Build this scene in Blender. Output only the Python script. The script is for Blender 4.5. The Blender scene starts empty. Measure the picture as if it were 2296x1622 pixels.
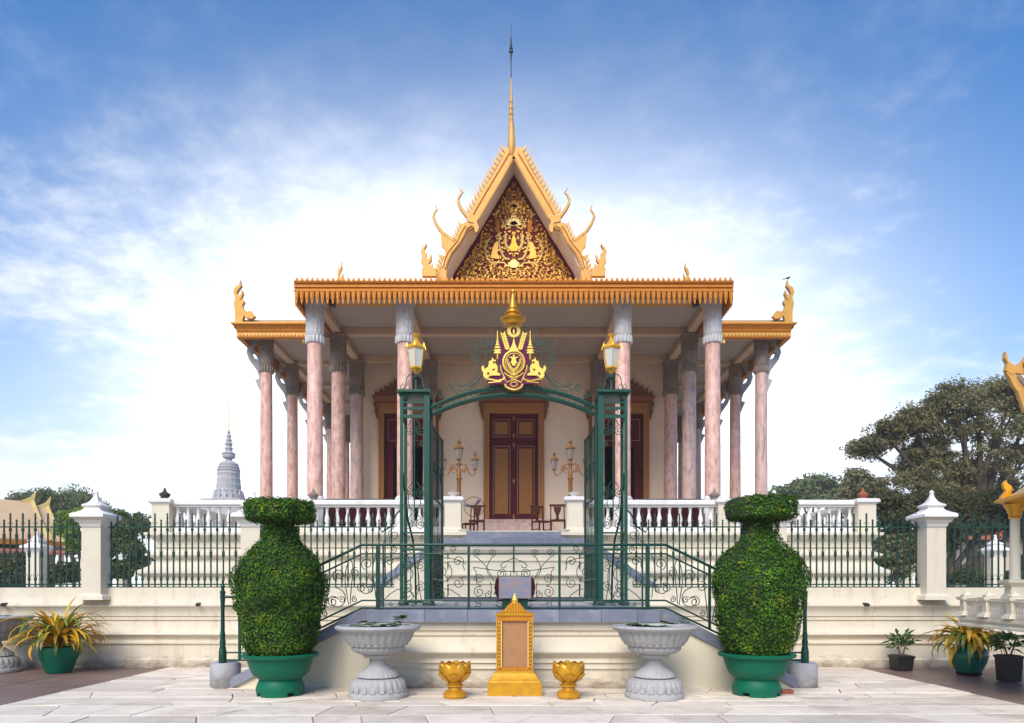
import bpy, math, random
import numpy as np
from mathutils import Vector, Matrix

random.seed(7)
rng = np.random.default_rng(7)
PI = math.pi
SC = bpy.context.scene
COL = SC.collection

# ---------------------------------------------------------------- camera, sky, sun, exposure
EYE = 1.5
F = 1500.0            # focal length in units where the picture is 2296 wide
def ax(x, Y): return (x - 1152.0) * Y / F
def az(y, Y): return EYE + (1322.0 - y) * Y / F

cam = bpy.data.cameras.new('camera')
cam.sensor_width = 36.0
cam.lens = 36.0 * F / 2296.0
cam.shift_x = -4.0 / 2296.0
cam.shift_y = 511.0 / 2296.0
cam.clip_start = 0.1
cam.clip_end = 3000.0
camo = bpy.data.objects.new('camera', cam)
COL.objects.link(camo)
camo.location = (0, 0, EYE)
camo.rotation_euler = (PI / 2, 0, 0)
SC.camera = camo

SUN_EL = math.radians(43.0)
SUN_AZ = math.radians(-162.0)      # measured from +Y towards +X
sun_dir = Vector((math.sin(SUN_AZ) * math.cos(SUN_EL), math.cos(SUN_AZ) * math.cos(SUN_EL), math.sin(SUN_EL)))

world = bpy.data.worlds.new('World')
SC.world = world
world.use_nodes = True
wn, wl = world.node_tree.nodes, world.node_tree.links
wn.clear()
def N(t, **kw):
    n = wn.new(t)
    for k, v in kw.items():
        if k.startswith('i_'):
            key = k[2:]
            n.inputs[int(key) if key.isdigit() else key].default_value = v
        else:
            setattr(n, k, v)
    return n
def M(op, a, b=None, c=None, clamp=False):
    n = wn.new('ShaderNodeMath'); n.operation = op; n.use_clamp = clamp
    for i, v in enumerate((a, b, c)):
        if v is None: continue
        if isinstance(v, (int, float)): n.inputs[i].default_value = v
        else: wl.new(v, n.inputs[i])
    return n.outputs[0]
def MR(v, a, b, c=0.0, d=1.0):
    n = wn.new('ShaderNodeMapRange'); n.interpolation_type = 'SMOOTHSTEP'
    n.inputs['From Min'].default_value = a; n.inputs['From Max'].default_value = b
    n.inputs['To Min'].default_value = c; n.inputs['To Max'].default_value = d
    wl.new(v, n.inputs['Value']); return n.outputs[0]
sky = N('ShaderNodeTexSky')
sky.sky_type = 'NISHITA'
sky.sun_disc = False
sky.sun_elevation = SUN_EL
sky.sun_rotation = SUN_AZ
sky.air_density = 1.0; sky.dust_density = 0.3; sky.ozone_density = 3.0
tc = N('ShaderNodeTexCoord')
sep = N('ShaderNodeSeparateXYZ'); wl.new(tc.outputs['Generated'], sep.inputs[0])
zc = M('MAXIMUM', sep.outputs['Z'], 0.0)
den = M('ADD', zc, 0.22)
px = M('DIVIDE', sep.outputs['X'], den); py = M('DIVIDE', sep.outputs['Y'], den)
comb = N('ShaderNodeCombineXYZ'); wl.new(px, comb.inputs[0]); wl.new(py, comb.inputs[1])
def noise(scale, detail, rough, vec, loc=(0, 0, 0), sc=(1, 1, 1), rot=0.0, dist=0.0):
    mp = N('ShaderNodeMapping'); mp.inputs['Location'].default_value = loc
    mp.inputs['Scale'].default_value = sc; mp.inputs['Rotation'].default_value = (0, 0, rot)
    wl.new(vec, mp.inputs['Vector'])
    n = N('ShaderNodeTexNoise'); n.noise_dimensions = '2D'
    n.inputs['Scale'].default_value = scale; n.inputs['Detail'].default_value = detail
    n.inputs['Roughness'].default_value = rough; n.inputs['Distortion'].default_value = dist
    wl.new(mp.outputs[0], n.inputs['Vector']); return n.outputs[0]
n_big = noise(0.75, 2, 0.5, comb.outputs[0], loc=(17.1, 1.5, 0))
n_str = noise(1.3, 8, 0.60, comb.outputs[0], loc=(1.3, 0.4, 0), sc=(0.7, 1.3, 1), rot=0.5, dist=0.25)
n_fin = noise(10.0, 4, 0.65, comb.outputs[0], loc=(4.0, 2.0, 0), sc=(1, 1.15, 1), rot=-0.3, dist=0.05)
def sq(v, c, w): return M('POWER', M('ABSOLUTE', M('DIVIDE', M('SUBTRACT', v, c), w)), 2.0)
# bright bank of thin cloud low behind the temple
gd = M('POWER', M('ADD', sq(sep.outputs['X'], -0.01, 0.50), sq(zc, 0.28, 0.28)), 1.3)
glow = M('MULTIPLY', M('POWER', 2.71828, M('MULTIPLY', gd, -1.0)), MR(sep.outputs['Y'], 0.0, 0.5))
haze = M('POWER', 2.71828, M('MULTIPLY', M('POWER', M('DIVIDE', zc, 0.24), 2.0), -1.0))
cov = M('ADD', M('ADD', M('MULTIPLY', n_big, 0.95), M('MULTIPLY', n_str, 0.70)), M('MULTIPLY', n_fin, 0.55))
cov = M('ADD', cov, M('MULTIPLY', glow, 0.20))
cov = M('ADD', cov, M('MULTIPLY', haze, 0.2))
mask = M('MULTIPLY', MR(cov, 1.0, 1.55), MR(zc, 0.36, 0.66, 0.95, 0.11))
veil = M('MULTIPLY', M('ADD', M('MULTIPLY', glow, 0.95), M('MULTIPLY', haze, 0.60)), 1.0, clamp=True)
mask = M('SUBTRACT', 1.0, M('MULTIPLY', M('SUBTRACT', 1.0, mask), M('SUBTRACT', 1.0, veil)), clamp=True)
SKY_STRENGTH = 0.05
hsv = N('ShaderNodeHueSaturation'); hsv.inputs['Saturation'].default_value = 1.52
hsv.inputs['Hue'].default_value = 0.502; hsv.inputs['Value'].default_value = 1.42
wl.new(sky.outputs[0], hsv.inputs['Color'])
cl_b = M('ADD', M('ADD', 5.6, M('MULTIPLY', glow, 9.0)), M('MULTIPLY', haze, 1.5))
ccol = N('ShaderNodeVectorMath', operation='SCALE'); ccol.inputs[0].default_value = (0.95, 0.975, 1.02)
wl.new(cl_b, ccol.inputs['Scale'])
mix = N('ShaderNodeMix', data_type='RGBA')
wl.new(mask, mix.inputs['Factor']); wl.new(hsv.outputs[0], mix.inputs[6]); wl.new(ccol.outputs[0], mix.inputs[7])
bg = N('ShaderNodeBackground'); bg.inputs['Strength'].default_value = SKY_STRENGTH
wl.new(mix.outputs[2], bg.inputs['Color'])
wo = N('ShaderNodeOutputWorld'); wl.new(bg.outputs[0], wo.inputs[0])

sl = bpy.data.lights.new('sun', 'SUN')
sl.energy = 1.5
sl.angle = math.radians(38)
sl.color = (1.0, 0.91, 0.78)
slo = bpy.data.objects.new('sun', sl)
COL.objects.link(slo)
slo.rotation_euler = sun_dir.to_track_quat('Z', 'Y').to_euler()

SC.view_settings.view_transform = 'Standard'
SC.view_settings.look = 'None'
SC.view_settings.exposure = 1.58
SC.view_settings.gamma = 1.0
SC.view_settings.use_curve_mapping = False
SC.render.engine = 'CYCLES'
SC.cycles.max_bounces = 7
SC.cycles.diffuse_bounces = 4
SC.cycles.glossy_bounces = 3
SC.cycles.transmission_bounces = 4
SC.cycles.transparent_max_bounces = 8
SC.cycles.use_adaptive_sampling = True
SC.cycles.use_denoising = True
SC.cycles.caustics_reflective = False
SC.cycles.caustics_refractive = False

# ---------------------------------------------------------------- materials
MATS = {}
def mat(name, col, rough=0.6, metal=0.0, var=0.12, vscale=3.0, bump=0.0, bscale=40.0, col2=None, c2=(0.5, 0.7),
        c2scale=2.0, c2stretch=(1, 1, 1), island=0.0, objrand=0.0, spec=0.5, dirt=None, dirt_shade_z=None, transl=0.0, coat=0.0, dirtscale=1.3):
    m = bpy.data.materials.new(name)
    m.use_nodes = True
    nt = m.node_tree; n = nt.nodes; l = nt.links
    b = n['Principled BSDF']
    b.inputs['Roughness'].default_value = rough
    b.inputs['Metallic'].default_value = metal
    b.inputs['Specular IOR Level'].default_value = spec
    if coat: b.inputs['Coat Weight'].default_value = coat
    tcn = n.new('ShaderNodeTexCoord')
    oi = n.new('ShaderNodeObjectInfo')
    addv = n.new('ShaderNodeVectorMath'); addv.operation = 'ADD'
    sc_ = n.new('ShaderNodeVectorMath'); sc_.operation = 'SCALE'; sc_.inputs['Scale'].default_value = 37.0
    cmb = n.new('ShaderNodeCombineXYZ')
    for i in range(3): l.new(oi.outputs['Random'], cmb.inputs[i])
    l.new(cmb.outputs[0], sc_.inputs[0])
    l.new(tcn.outputs['Object'], addv.inputs[0]); l.new(sc_.outputs[0], addv.inputs[1])
    def nz(scale, detail=5, rough_=0.6, stretch=(1, 1, 1)):
        mp = n.new('ShaderNodeMapping'); mp.inputs['Scale'].default_value = stretch
        l.new(addv.outputs[0], mp.inputs['Vector'])
        t = n.new('ShaderNodeTexNoise'); t.inputs['Scale'].default_value = scale
        t.inputs['Detail'].default_value = detail; t.inputs['Roughness'].default_value = rough_
        l.new(mp.outputs[0], t.inputs['Vector']); return t.outputs[0]
    def rmp(v, a, b_, c=0.0, d=1.0):
        t = n.new('ShaderNodeMapRange'); t.inputs['From Min'].default_value = a; t.inputs['From Max'].default_value = b_
        t.inputs['To Min'].default_value = c; t.inputs['To Max'].default_value = d
        l.new(v, t.inputs['Value']); return t.outputs[0]
    cur = None
    def rgb(c):
        t = n.new('ShaderNodeRGB'); t.outputs[0].default_value = (*c, 1); return t.outputs[0]
    cur = rgb(col)
    def mixc(f, a, b_, blend='MIX'):
        t = n.new('ShaderNodeMix'); t.data_type = 'RGBA'; t.blend_type = blend
        if isinstance(f, float): t.inputs[0].default_value = f
        else: l.new(f, t.inputs[0])
        l.new(a, t.inputs[6]); l.new(b_, t.inputs[7]); return t.outputs[2]
    if col2 is not None:
        cur = mixc(rmp(nz(c2scale, 7, 0.65, c2stretch), *c2), cur, rgb(col2))
    if var:
        v = rmp(nz(vscale, 6, 0.65), 0.25, 0.75, 1 - var, 1 + var)
        t = n.new('ShaderNodeVectorMath'); t.operation = 'SCALE'; l.new(cur, t.inputs[0]); l.new(v, t.inputs['Scale']); cur = t.outputs[0]
    if island:
        g = n.new('ShaderNodeNewGeometry')
        v = rmp(g.outputs['Random Per Island'], 0, 1, 1 - island, 1 + island)
        t = n.new('ShaderNodeVectorMath'); t.operation = 'SCALE'; l.new(cur, t.inputs[0]); l.new(v, t.inputs['Scale']); cur = t.outputs[0]
    if objrand:
        v = rmp(oi.outputs['Random'], 0, 1, 1 - objrand, 1 + objrand)
        t = n.new('ShaderNodeVectorMath'); t.operation = 'SCALE'; l.new(cur, t.inputs[0]); l.new(v, t.inputs['Scale']); cur = t.outputs[0]
    if dirt is not None:
        f = rmp(nz(dirtscale, 9, 0.72), 0.55, 0.78)
        t = n.new('ShaderNodeMath'); t.operation = 'MULTIPLY'; l.new(f, t.inputs[0]); t.inputs[1].default_value = 0.7
        cur = mixc(t.outputs[0], cur, rgb(dirt))
    if dirt_shade_z is not None:      # grime and contact shade painted in, with a ragged edge along the foot of the wall
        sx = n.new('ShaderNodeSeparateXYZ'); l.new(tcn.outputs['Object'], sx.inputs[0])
        hz = rmp(sx.outputs['Z'], dirt_shade_z[0], dirt_shade_z[1], 1.0, 0.0)
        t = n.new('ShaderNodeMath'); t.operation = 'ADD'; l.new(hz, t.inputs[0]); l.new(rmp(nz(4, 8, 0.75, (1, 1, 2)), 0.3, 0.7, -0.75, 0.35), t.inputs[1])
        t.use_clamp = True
        cur = mixc(t.outputs[0], cur, rgb(dirt_shade_z[2]))
    l.new(cur, b.inputs['Base Color'])
    if bump:
        bp = n.new('ShaderNodeBump'); bp.inputs['Strength'].default_value = bump; bp.inputs['Distance'].default_value = 0.02
        l.new(nz(bscale, 5, 0.65), bp.inputs['Height']); l.new(bp.outputs[0], b.inputs['Normal'])
    if transl:
        tr = n.new('ShaderNodeBsdfTranslucent'); l.new(cur, tr.inputs['Color'])
        ms = n.new('ShaderNodeMixShader'); ms.inputs[0].default_value = transl
        l.new(b.outputs[0], ms.inputs[1]); l.new(tr.outputs[0], ms.inputs[2])
        l.new(ms.outputs[0], n['Material Output'].inputs['Surface'])
    MATS[name] = m
    return m

mat('cream', (0.645, 0.575, 0.445), 0.75, col2=(0.46, 0.36, 0.245), c2=(0.54, 0.80), c2scale=1.3, c2stretch=(4, 4, .35), var=0.06, vscale=1.5, bump=0.15, bscale=25, dirt=(0.64, 0.54, 0.40), dirt_shade_z=(0.0, 0.26, (0.22, 0.165, 0.12)), dirtscale=0.9)
mat('cream_high', (0.65, 0.59, 0.465), 0.75, col2=(0.48, 0.39, 0.27), c2=(0.56, 0.82), c2scale=1.1, c2stretch=(4, 4, .35), var=0.06, vscale=1.2, bump=0.12, bscale=25, dirt=(0.56, 0.46, 0.34), dirtscale=0.7)
mat('plaster', (0.84, 0.66, 0.49), 0.8, var=0.06, vscale=0.8, bump=0.15, bscale=12, dirt=(0.5, 0.38, 0.27), dirtscale=0.6)
mat('white_stone', (0.72, 0.70, 0.67), 0.65, var=0.08, vscale=2, bump=0.15, bscale=30, dirt=(0.5, 0.47, 0.44), dirtscale=1.6)
mat('lilac', (0.86, 0.79, 0.79), 0.7, var=0.05)
mat('ceiling_paint', (0.37, 0.31, 0.26), 0.8, var=0.06, vscale=0.7)
mat('beam_paint', (0.56, 0.39, 0.25), 0.75, var=0.06, vscale=1.0)
mat('pink_marble', (0.70, 0.44, 0.355), 0.38, var=0.12, vscale=3, col2=(0.44, 0.22, 0.17), c2=(0.45, 0.68), c2scale=6.5, c2stretch=(1.5, 1.5, 0.5), bump=0.04, bscale=30, dirt=(0.80, 0.70, 0.66), dirtscale=3.0, objrand=0.06)
mat('grey_marble', (0.58, 0.40, 0.34), 0.4, var=0.12, vscale=3, col2=(0.26, 0.19, 0.19), c2=(0.48, 0.70), c2scale=4.5, c2stretch=(1.6, 1.6, 0.4), bump=0.04, bscale=30, dirt=(0.66, 0.5, 0.46), dirtscale=2.0)
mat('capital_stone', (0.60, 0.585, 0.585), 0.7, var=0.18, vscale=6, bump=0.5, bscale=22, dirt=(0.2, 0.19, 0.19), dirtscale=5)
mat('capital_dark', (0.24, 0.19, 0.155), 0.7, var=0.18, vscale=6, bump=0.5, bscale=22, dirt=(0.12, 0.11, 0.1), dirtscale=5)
mat('bluestone', (0.165, 0.18, 0.235), 0.55, var=0.18, vscale=3.5, bump=0.15, bscale=20, col2=(0.28, 0.28, 0.33), c2=(0.5, 0.75), c2scale=3, objrand=0.12)
mat('dark_slab', (0.07, 0.075, 0.10), 0.5, var=0.15, vscale=3)
mat('urn_stone', (0.37, 0.365, 0.36), 0.8, var=0.14, vscale=7, bump=0.35, bscale=60, dirt=(0.26, 0.25, 0.25), dirtscale=4.5)
mat('concrete', (0.36, 0.36, 0.38), 0.85, var=0.15, vscale=5, bump=0.3, bscale=50, dirt_shade_z=(0.0, 0.3, (0.16, 0.14, 0.12)))
mat('roof_gold', (0.60, 0.32, 0.07), 0.45, 0.15, spec=0.25, var=0.15, vscale=5, bump=0.25, bscale=18, dirt=(0.36, 0.17, 0.06), dirtscale=3)
mat('fascia_gold', (0.52, 0.188, 0.018), 0.5, 0.15, spec=0.2, var=0.18, vscale=6, bump=0.5, bscale=16, dirt=(0.30, 0.11, 0.04), dirtscale=5)
mat('barge_gold', (0.66, 0.36, 0.095), 0.5, 0.12, spec=0.25, var=0.12, vscale=4, bump=0.15, bscale=20, dirt=(0.55, 0.29, 0.1), dirtscale=3)
mat('bright_gold', (0.62, 0.305, 0.016), 0.34, 0.45, var=0.2, vscale=7, bump=0.12, bscale=30, dirt=(0.30, 0.13, 0.015), dirtscale=5)
mat('emblem_gold', (0.80, 0.56, 0.09), 0.4, 0.2, var=0.06)
mat('carving_gold', (0.80, 0.41, 0.045), 0.4, 0.2, var=0.15, vscale=6, island=0.4)
mat('pale_gold', (0.86, 0.66, 0.22), 0.4, 0.2, var=0.1)
mat('lamp_gold', (0.80, 0.42, 0.04), 0.35, 0.4, var=0.1)
mat('old_gold', (0.26, 0.115, 0.03), 0.45, 0.3, var=0.15, vscale=8)
mat('pediment_red', (0.16, 0.022, 0.016), 0.6, var=0.2, spec=0.12)
mat('maroon', (0.11, 0.010, 0.012), 0.6, var=0.15, spec=0.12)
mat('door_maroon', (0.10, 0.008, 0.014), 0.5, var=0.12, vscale=4, spec=0.15)
mat('door_gold', (0.30, 0.115, 0.02), 0.4, 0.3, var=0.5, vscale=26, bump=1.0, bscale=30, dirt=(0.07, 0.012, 0.012), dirtscale=16)
mat('door_line', (0.36, 0.17, 0.09), 0.5, var=0.1)
mat('frame_gold', (0.36, 0.14, 0.03), 0.5, 0.2, var=0.22, vscale=12, bump=0.6, bscale=25)
mat('pediment_brown', (0.20, 0.062, 0.022), 0.5, 0.15, var=0.25, vscale=14, bump=0.7, bscale=25)
mat('purple', (0.12, 0.010, 0.06), 0.6, var=0.08, spec=0.15)
mat('iron', (0.006, 0.045, 0.032), 0.38, var=0.15, vscale=8, spec=0.3)
mat('iron_light', (0.010, 0.066, 0.043), 0.38, var=0.12, vscale=8, spec=0.3)
mat('dark_iron', (0.02, 0.02, 0.024), 0.5)
mat('pot_green', (0.001, 0.115, 0.062), 0.5, spec=0.25, var=0.08, vscale=3, bump=0.03, dirt=(0.004, 0.12, 0.08), dirtscale=2.5)
mat('pot_green_glaze', (0.002, 0.14, 0.10), 0.22, var=0.1, vscale=3)
mat('black_plastic', (0.012, 0.012, 0.016), 0.5)
mat('soil', (0.06, 0.04, 0.025), 0.95, var=0.3, vscale=20, bump=0.8, bscale=60)
mat('topiary_leaf', (0.050, 0.135, 0.007), 0.55, var=0.7, vscale=3.0, island=0.6, transl=0.25, spec=0.2, col2=(0.20, 0.25, 0.010), c2=(0.52, 0.72), c2scale=5)
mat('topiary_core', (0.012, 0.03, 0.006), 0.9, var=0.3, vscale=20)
mat('tree_leaf', (0.25, 0.235, 0.11), 0.6, var=0.35, vscale=0.5, island=0.28, transl=0.4, spec=0.15, col2=(0.16, 0.10, 0.042), c2=(0.5, 0.7), c2scale=0.3)
mat('tree_leaf_dark', (0.12, 0.125, 0.055), 0.6, var=0.4, vscale=0.5, island=0.28, transl=0.4, spec=0.15)
mat('tree_leaf_green', (0.16, 0.20, 0.08), 0.6, var=0.4, vscale=0.5, island=0.3, transl=0.4, spec=0.15)
mat('tree_leaf_lime', (0.22, 0.33, 0.02), 0.5, var=0.3, vscale=0.5, island=0.4, transl=0.35)
mat('plant_green', (0.05, 0.15, 0.03), 0.4, var=0.3, vscale=6, island=0.4, transl=0.25)
mat('lily_green', (0.09, 0.18, 0.05), 0.4, var=0.4, vscale=12, island=0.5)
mat('croton_orange', (0.74, 0.38, 0.015), 0.4, var=0.25, vscale=5, objrand=0.35, transl=0.25, col2=(0.72, 0.50, 0.03), c2=(0.45, 0.6), c2scale=5)
mat('croton_green', (0.25, 0.27, 0.02), 0.4, var=0.35, vscale=5, objrand=0.4, transl=0.25, col2=(0.07, 0.16, 0.02), c2=(0.45, 0.6), c2scale=5)
mat('bark', (0.11, 0.08, 0.06), 0.9, var=0.3, vscale=4, bump=0.6, bscale=8)
mat('slab', (0.74, 0.645, 0.525), 0.6, var=0.10, vscale=2.5, bump=0.12, bscale=14, objrand=0.16, col2=(0.52, 0.42, 0.33), c2=(0.5, 0.72), c2scale=1.1, dirt=(0.34, 0.29, 0.24), dirtscale=2.4)
mat('joint', (0.30, 0.25, 0.20), 0.9, var=0.4, vscale=5)
mat('brown_tile', (0.20, 0.135, 0.11), 0.45, var=0.25, vscale=1.6, bump=0.08, bscale=20, objrand=0.08, dirt=(0.10, 0.08, 0.07), dirtscale=0.8)
mat('ground_earth', (0.25, 0.2, 0.16), 0.9, var=0.25, vscale=0.3)
mat('porch_floor', (0.66, 0.58, 0.48), 0.4, var=0.08, vscale=1.0)
mat('court_paving', (0.42, 0.39, 0.36), 0.8, var=0.15, vscale=1.0, bump=0.1, bscale=10)
mat('wood', (0.07, 0.018, 0.009), 0.5, var=0.2, vscale=10, spec=0.2)
mat('plaque_stone', (0.36, 0.175, 0.07), 0.5, var=0.14, vscale=7, bump=0.35, bscale=70, dirt=(0.32, 0.14, 0.06), dirtscale=9)
mat('scroll_stone', (0.20, 0.205, 0.27), 0.5, spec=0.25, var=0.12, vscale=6, col2=(0.30, 0.21, 0.19), c2=(0.5, 0.7), c2scale=3.0, c2stretch=(1, 1, 5))
mat('stupa_stone', (0.40, 0.40, 0.415), 0.8, var=0.2, vscale=0.8, bump=0.5, bscale=3, dirt=(0.24, 0.23, 0.24), dirtscale=1.0)
mat('roof_orange', (0.62, 0.42, 0.24), 0.6, var=0.12, vscale=0.8)
mat('roof_red', (0.42, 0.13, 0.08), 0.7, var=0.15, vscale=0.8)
mat('dim_inside', (0.03, 0.025, 0.022), 0.9)  # near-black colour paints in the gloom of unlit interiors
mat('brick_red', (0.32, 0.09, 0.05), 0.9, var=0.2)
mat('bird_grey', (0.05, 0.05, 0.055), 0.7)
mat('lamp_housing', (0.03, 0.035, 0.03), 0.5)
mat('dark_panel', (0.035, 0.006, 0.007), 0.7, spec=0.1)
mat('bar_black', (0.03, 0.03, 0.032), 0.6)
gm = bpy.data.materials.new('lantern_glass'); gm.use_nodes = True
gb = gm.node_tree.nodes['Principled BSDF']
gb.inputs['Base Color'].default_value = (0.80, 0.86, 0.82, 1); gb.inputs['Roughness'].default_value = 0.12
gb.inputs['Transmission Weight'].default_value = 0.35; gb.inputs['IOR'].default_value = 1.3
MATS['lantern_glass'] = gm
gm = bpy.data.materials.new('dim_glass'); gm.use_nodes = True
gb = gm.node_tree.nodes['Principled BSDF']
gb.inputs['Base Color'].default_value = (0.22, 0.20, 0.19, 1); gb.inputs['Roughness'].default_value = 0.15
MATS['dim_glass'] = gm
gm = bpy.data.materials.new('water'); gm.use_nodes = True
gb = gm.node_tree.nodes['Principled BSDF']
gb.inputs['Base Color'].default_value = (0.02, 0.03, 0.02, 1); gb.inputs['Roughness'].default_value = 0.05
MATS['water'] = gm

# ---------------------------------------------------------------- mesh helpers
class MB:
    def __init__(s): s.v = []; s.f = []
    def add(s, vs, fs):
        o = len(s.v); s.v.extend(vs); s.f.extend([tuple(i + o for i in f) for f in fs]); return s
    def box(s, x0, x1, y0, y1, z0, z1):
        return s.add([(x0, y0, z0), (x1, y0, z0), (x1, y1, z0), (x0, y1, z0), (x0, y0, z1), (x1, y0, z1), (x1, y1, z1), (x0, y1, z1)],
                     [(0, 3, 2, 1), (4, 5, 6, 7), (0, 1, 5, 4), (1, 2, 6, 5), (2, 3, 7, 6), (3, 0, 4, 7)])
    def frustum(s, c, z0, z1, a0, b0, a1, b1):   # rectangular taper, half sizes a (x) and b (y)
        x, y = c
        return s.add([(x - a0, y - b0, z0), (x + a0, y - b0, z0), (x + a0, y + b0, z0), (x - a0, y + b0, z0),
                      (x - a1, y - b1, z1), (x + a1, y - b1, z1), (x + a1, y + b1, z1), (x - a1, y + b1, z1)],
                     [(0, 3, 2, 1), (4, 5, 6, 7), (0, 1, 5, 4), (1, 2, 6, 5), (2, 3, 7, 6), (3, 0, 4, 7)])
    def lathe(s, prof, n=24, c=(0, 0, 0), mod=None, rot=0.0, sx=1.0, sy=1.0):
        vs = []; fs = []
        for k, (r, z) in enumerate(prof):
            for i in range(n):
                a = 2 * PI * i / n + rot
                rr = r * (mod(a, k, z) if mod else 1.0)
                vs.append((c[0] + rr * math.cos(a) * sx, c[1] + rr * math.sin(a) * sy, c[2] + z))
        for k in range(len(prof) - 1):
            for i in range(n):
                j = (i + 1) % n
                fs.append((k * n + i, k * n + j, (k + 1) * n + j, (k + 1) * n + i))
        fs.append(tuple(range(n - 1, -1, -1)))
        fs.append(tuple((len(prof) - 1) * n + i for i in range(n)))
        return s.add(vs, fs)
    def ringsweep(s, prof, x0, x1, y0, y1, cap=True):    # moulding profile (outset, z) carried round a rectangle
        vs = []; fs = []
        for o, z in prof:
            vs += [(x0 - o, y0 - o, z), (x1 + o, y0 - o, z), (x1 + o, y1 + o, z), (x0 - o, y1 + o, z)]
        for k in range(len(prof) - 1):
            for i in range(4):
                j = (i + 1) % 4
                fs.append((k * 4 + i, k * 4 + j, (k + 1) * 4 + j, (k + 1) * 4 + i))
        fs.append((3, 2, 1, 0))
        m = (len(prof) - 1) * 4
        fs.append((m, m + 1, m + 2, m + 3))
        return s.add(vs, fs)
    def poly(s, pts, y0, y1):       # outline in XZ, thickness along Y
        n = len(pts)
        area = sum(pts[i][0] * pts[(i + 1) % n][1] - pts[(i + 1) % n][0] * pts[i][1] for i in range(n))
        if area < 0: pts = pts[::-1]
        vs = [(x, y0, z) for x, z in pts] + [(x, y1, z) for x, z in pts]
        fs = [tuple(range(n)), tuple(range(2 * n - 1, n - 1, -1))]
        for i in range(n):
            j = (i + 1) % n
            fs.append((i, n + i, n + j, j))
        return s.add(vs, fs)
    def polyx(s, pts, x0, x1):      # outline in YZ, thickness along X
        n = len(pts)
        vs = [(x0, y, z) for y, z in pts] + [(x1, y, z) for y, z in pts]
        fs = [tuple(range(n)), tuple(range(2 * n - 1, n - 1, -1))]
        for i in range(n):
            j = (i + 1) % n
            fs.append((i, n + i, n + j, j))
        return s.add(vs, fs)
    def polyz(s, pts, z0, z1):
        n = len(pts)
        vs = [(x, y, z0) for x, y in pts] + [(x, y, z1) for x, y in pts]
        fs = [tuple(range(n - 1, -1, -1)), tuple(range(n, 2 * n))]
        for i in range(n):
            j = (i + 1) % n
            fs.append((i, j, n + j, n + i))
        return s.add(vs, fs)
    def tube(s, pts, r, n=6, closed=False):
        pts = [Vector(p) for p in pts]; m = len(pts)
        if m < 2: return s
        rs = r if isinstance(r, (list, tuple)) else [r] * m
        T = []
        for i in range(m):
            a = pts[(i - 1) % m] if (closed or i > 0) else pts[i]
            b = pts[(i + 1) % m] if (closed or i < m - 1) else pts[i]
            t = (b - a)
            T.append(t.normalized() if t.length > 1e-9 else Vector((0, 0, 1)))
        up = Vector((0, 1, 0)) if abs(T[0].y) < 0.9 else Vector((1, 0, 0))
        u = T[0].cross(up).normalized()
        vs = []; fs = []
        for i in range(m):
            u = (u - T[i] * u.dot(T[i]))
            u = u.normalized() if u.length > 1e-6 else T[i].orthogonal().normalized()
            w = T[i].cross(u)
            for k in range(n):
                a = 2 * PI * (k + 0.5) / n
                vs.append(tuple(pts[i] + (u * math.cos(a) + w * math.sin(a)) * rs[i]))
        for i in range(m if closed else m - 1):
            i2 = (i + 1) % m
            for k in range(n):
                k2 = (k + 1) % n
                fs.append((i * n + k, i * n + k2, i2 * n + k2, i2 * n + k))
        if not closed:
            fs.append(tuple(range(n - 1, -1, -1))); fs.append(tuple((m - 1) * n + k for k in range(n)))
        return s.add(vs, fs)
    def mirx(s):
        m = MB(); m.v = [(-x, y, z) for x, y, z in s.v]; m.f = [tuple(reversed(f)) for f in s.f]; return m
    def move(s, dx, dy, dz):
        s.v = [(x + dx, y + dy, z + dz) for x, y, z in s.v]; return s
    def rotz(s, a):
        c, q = math.cos(a), math.sin(a)
        s.v = [(x * c - y * q, x * q + y * c, z) for x, y, z in s.v]; return s
    def mesh(s, name, m=None, smooth=35):
        me = bpy.data.meshes.new(name)
        me.from_pydata(s.v, [], s.f)
        if m: me.materials.append(MATS[m])
        if smooth is not None:
            me.shade_smooth(); me.set_sharp_from_angle(angle=math.radians(smooth))
        me.update()
        return me

ORG = {}
def _link(o, parent):
    COL.objects.link(o)
    if parent is not None: o.parent = parent
def thing(name, label, cat, loc=(0, 0, 0), group=None, kind=None):
    o = bpy.data.objects.new(name, None); COL.objects.link(o)
    o.empty_display_size = 0.2
    o.location = loc
    ORG[o.name] = Vector(loc)
    if label: o['label'] = label
    if cat: o['category'] = cat
    if group: o['group'] = group
    o['kind'] = kind or 'thing'
    return o
def part(name, mb, m, parent, smooth=35, local=False, kind=None, label=None, at=None):
    """mesh object under parent; world coordinates unless local (then in the parent's frame)"""
    me = mb if isinstance(mb, bpy.types.Mesh) else mb.mesh(name, m, smooth)
    o = bpy.data.objects.new(name, me)
    _link(o, parent)
    po = ORG.get(parent.name, Vector()) if parent else Vector()
    if at is not None:
        o.location = Vector(at) - (Vector() if local else po); ORG[o.name] = Vector(at) if not local else po + Vector(at)
    elif not local:
        o.location = -po; ORG[o.name] = Vector((0, 0, 0))
    else:
        ORG[o.name] = po.copy()
    if kind: o['kind'] = kind
    if label: o['label'] = label
    return o
def solo(name, mb, m, label=None, cat=None, group=None, kind=None, smooth=35, loc=None):
    me = mb if isinstance(mb, bpy.types.Mesh) else mb.mesh(name, m, smooth)
    o = bpy.data.objects.new(name, me); COL.objects.link(o)
    if loc is not None: o.location = loc
    ORG[o.name] = Vector(loc) if loc is not None else Vector()
    if label: o['label'] = label
    if cat: o['category'] = cat
    if group: o['group'] = group
    if kind: o['kind'] = kind
    return o
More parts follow.
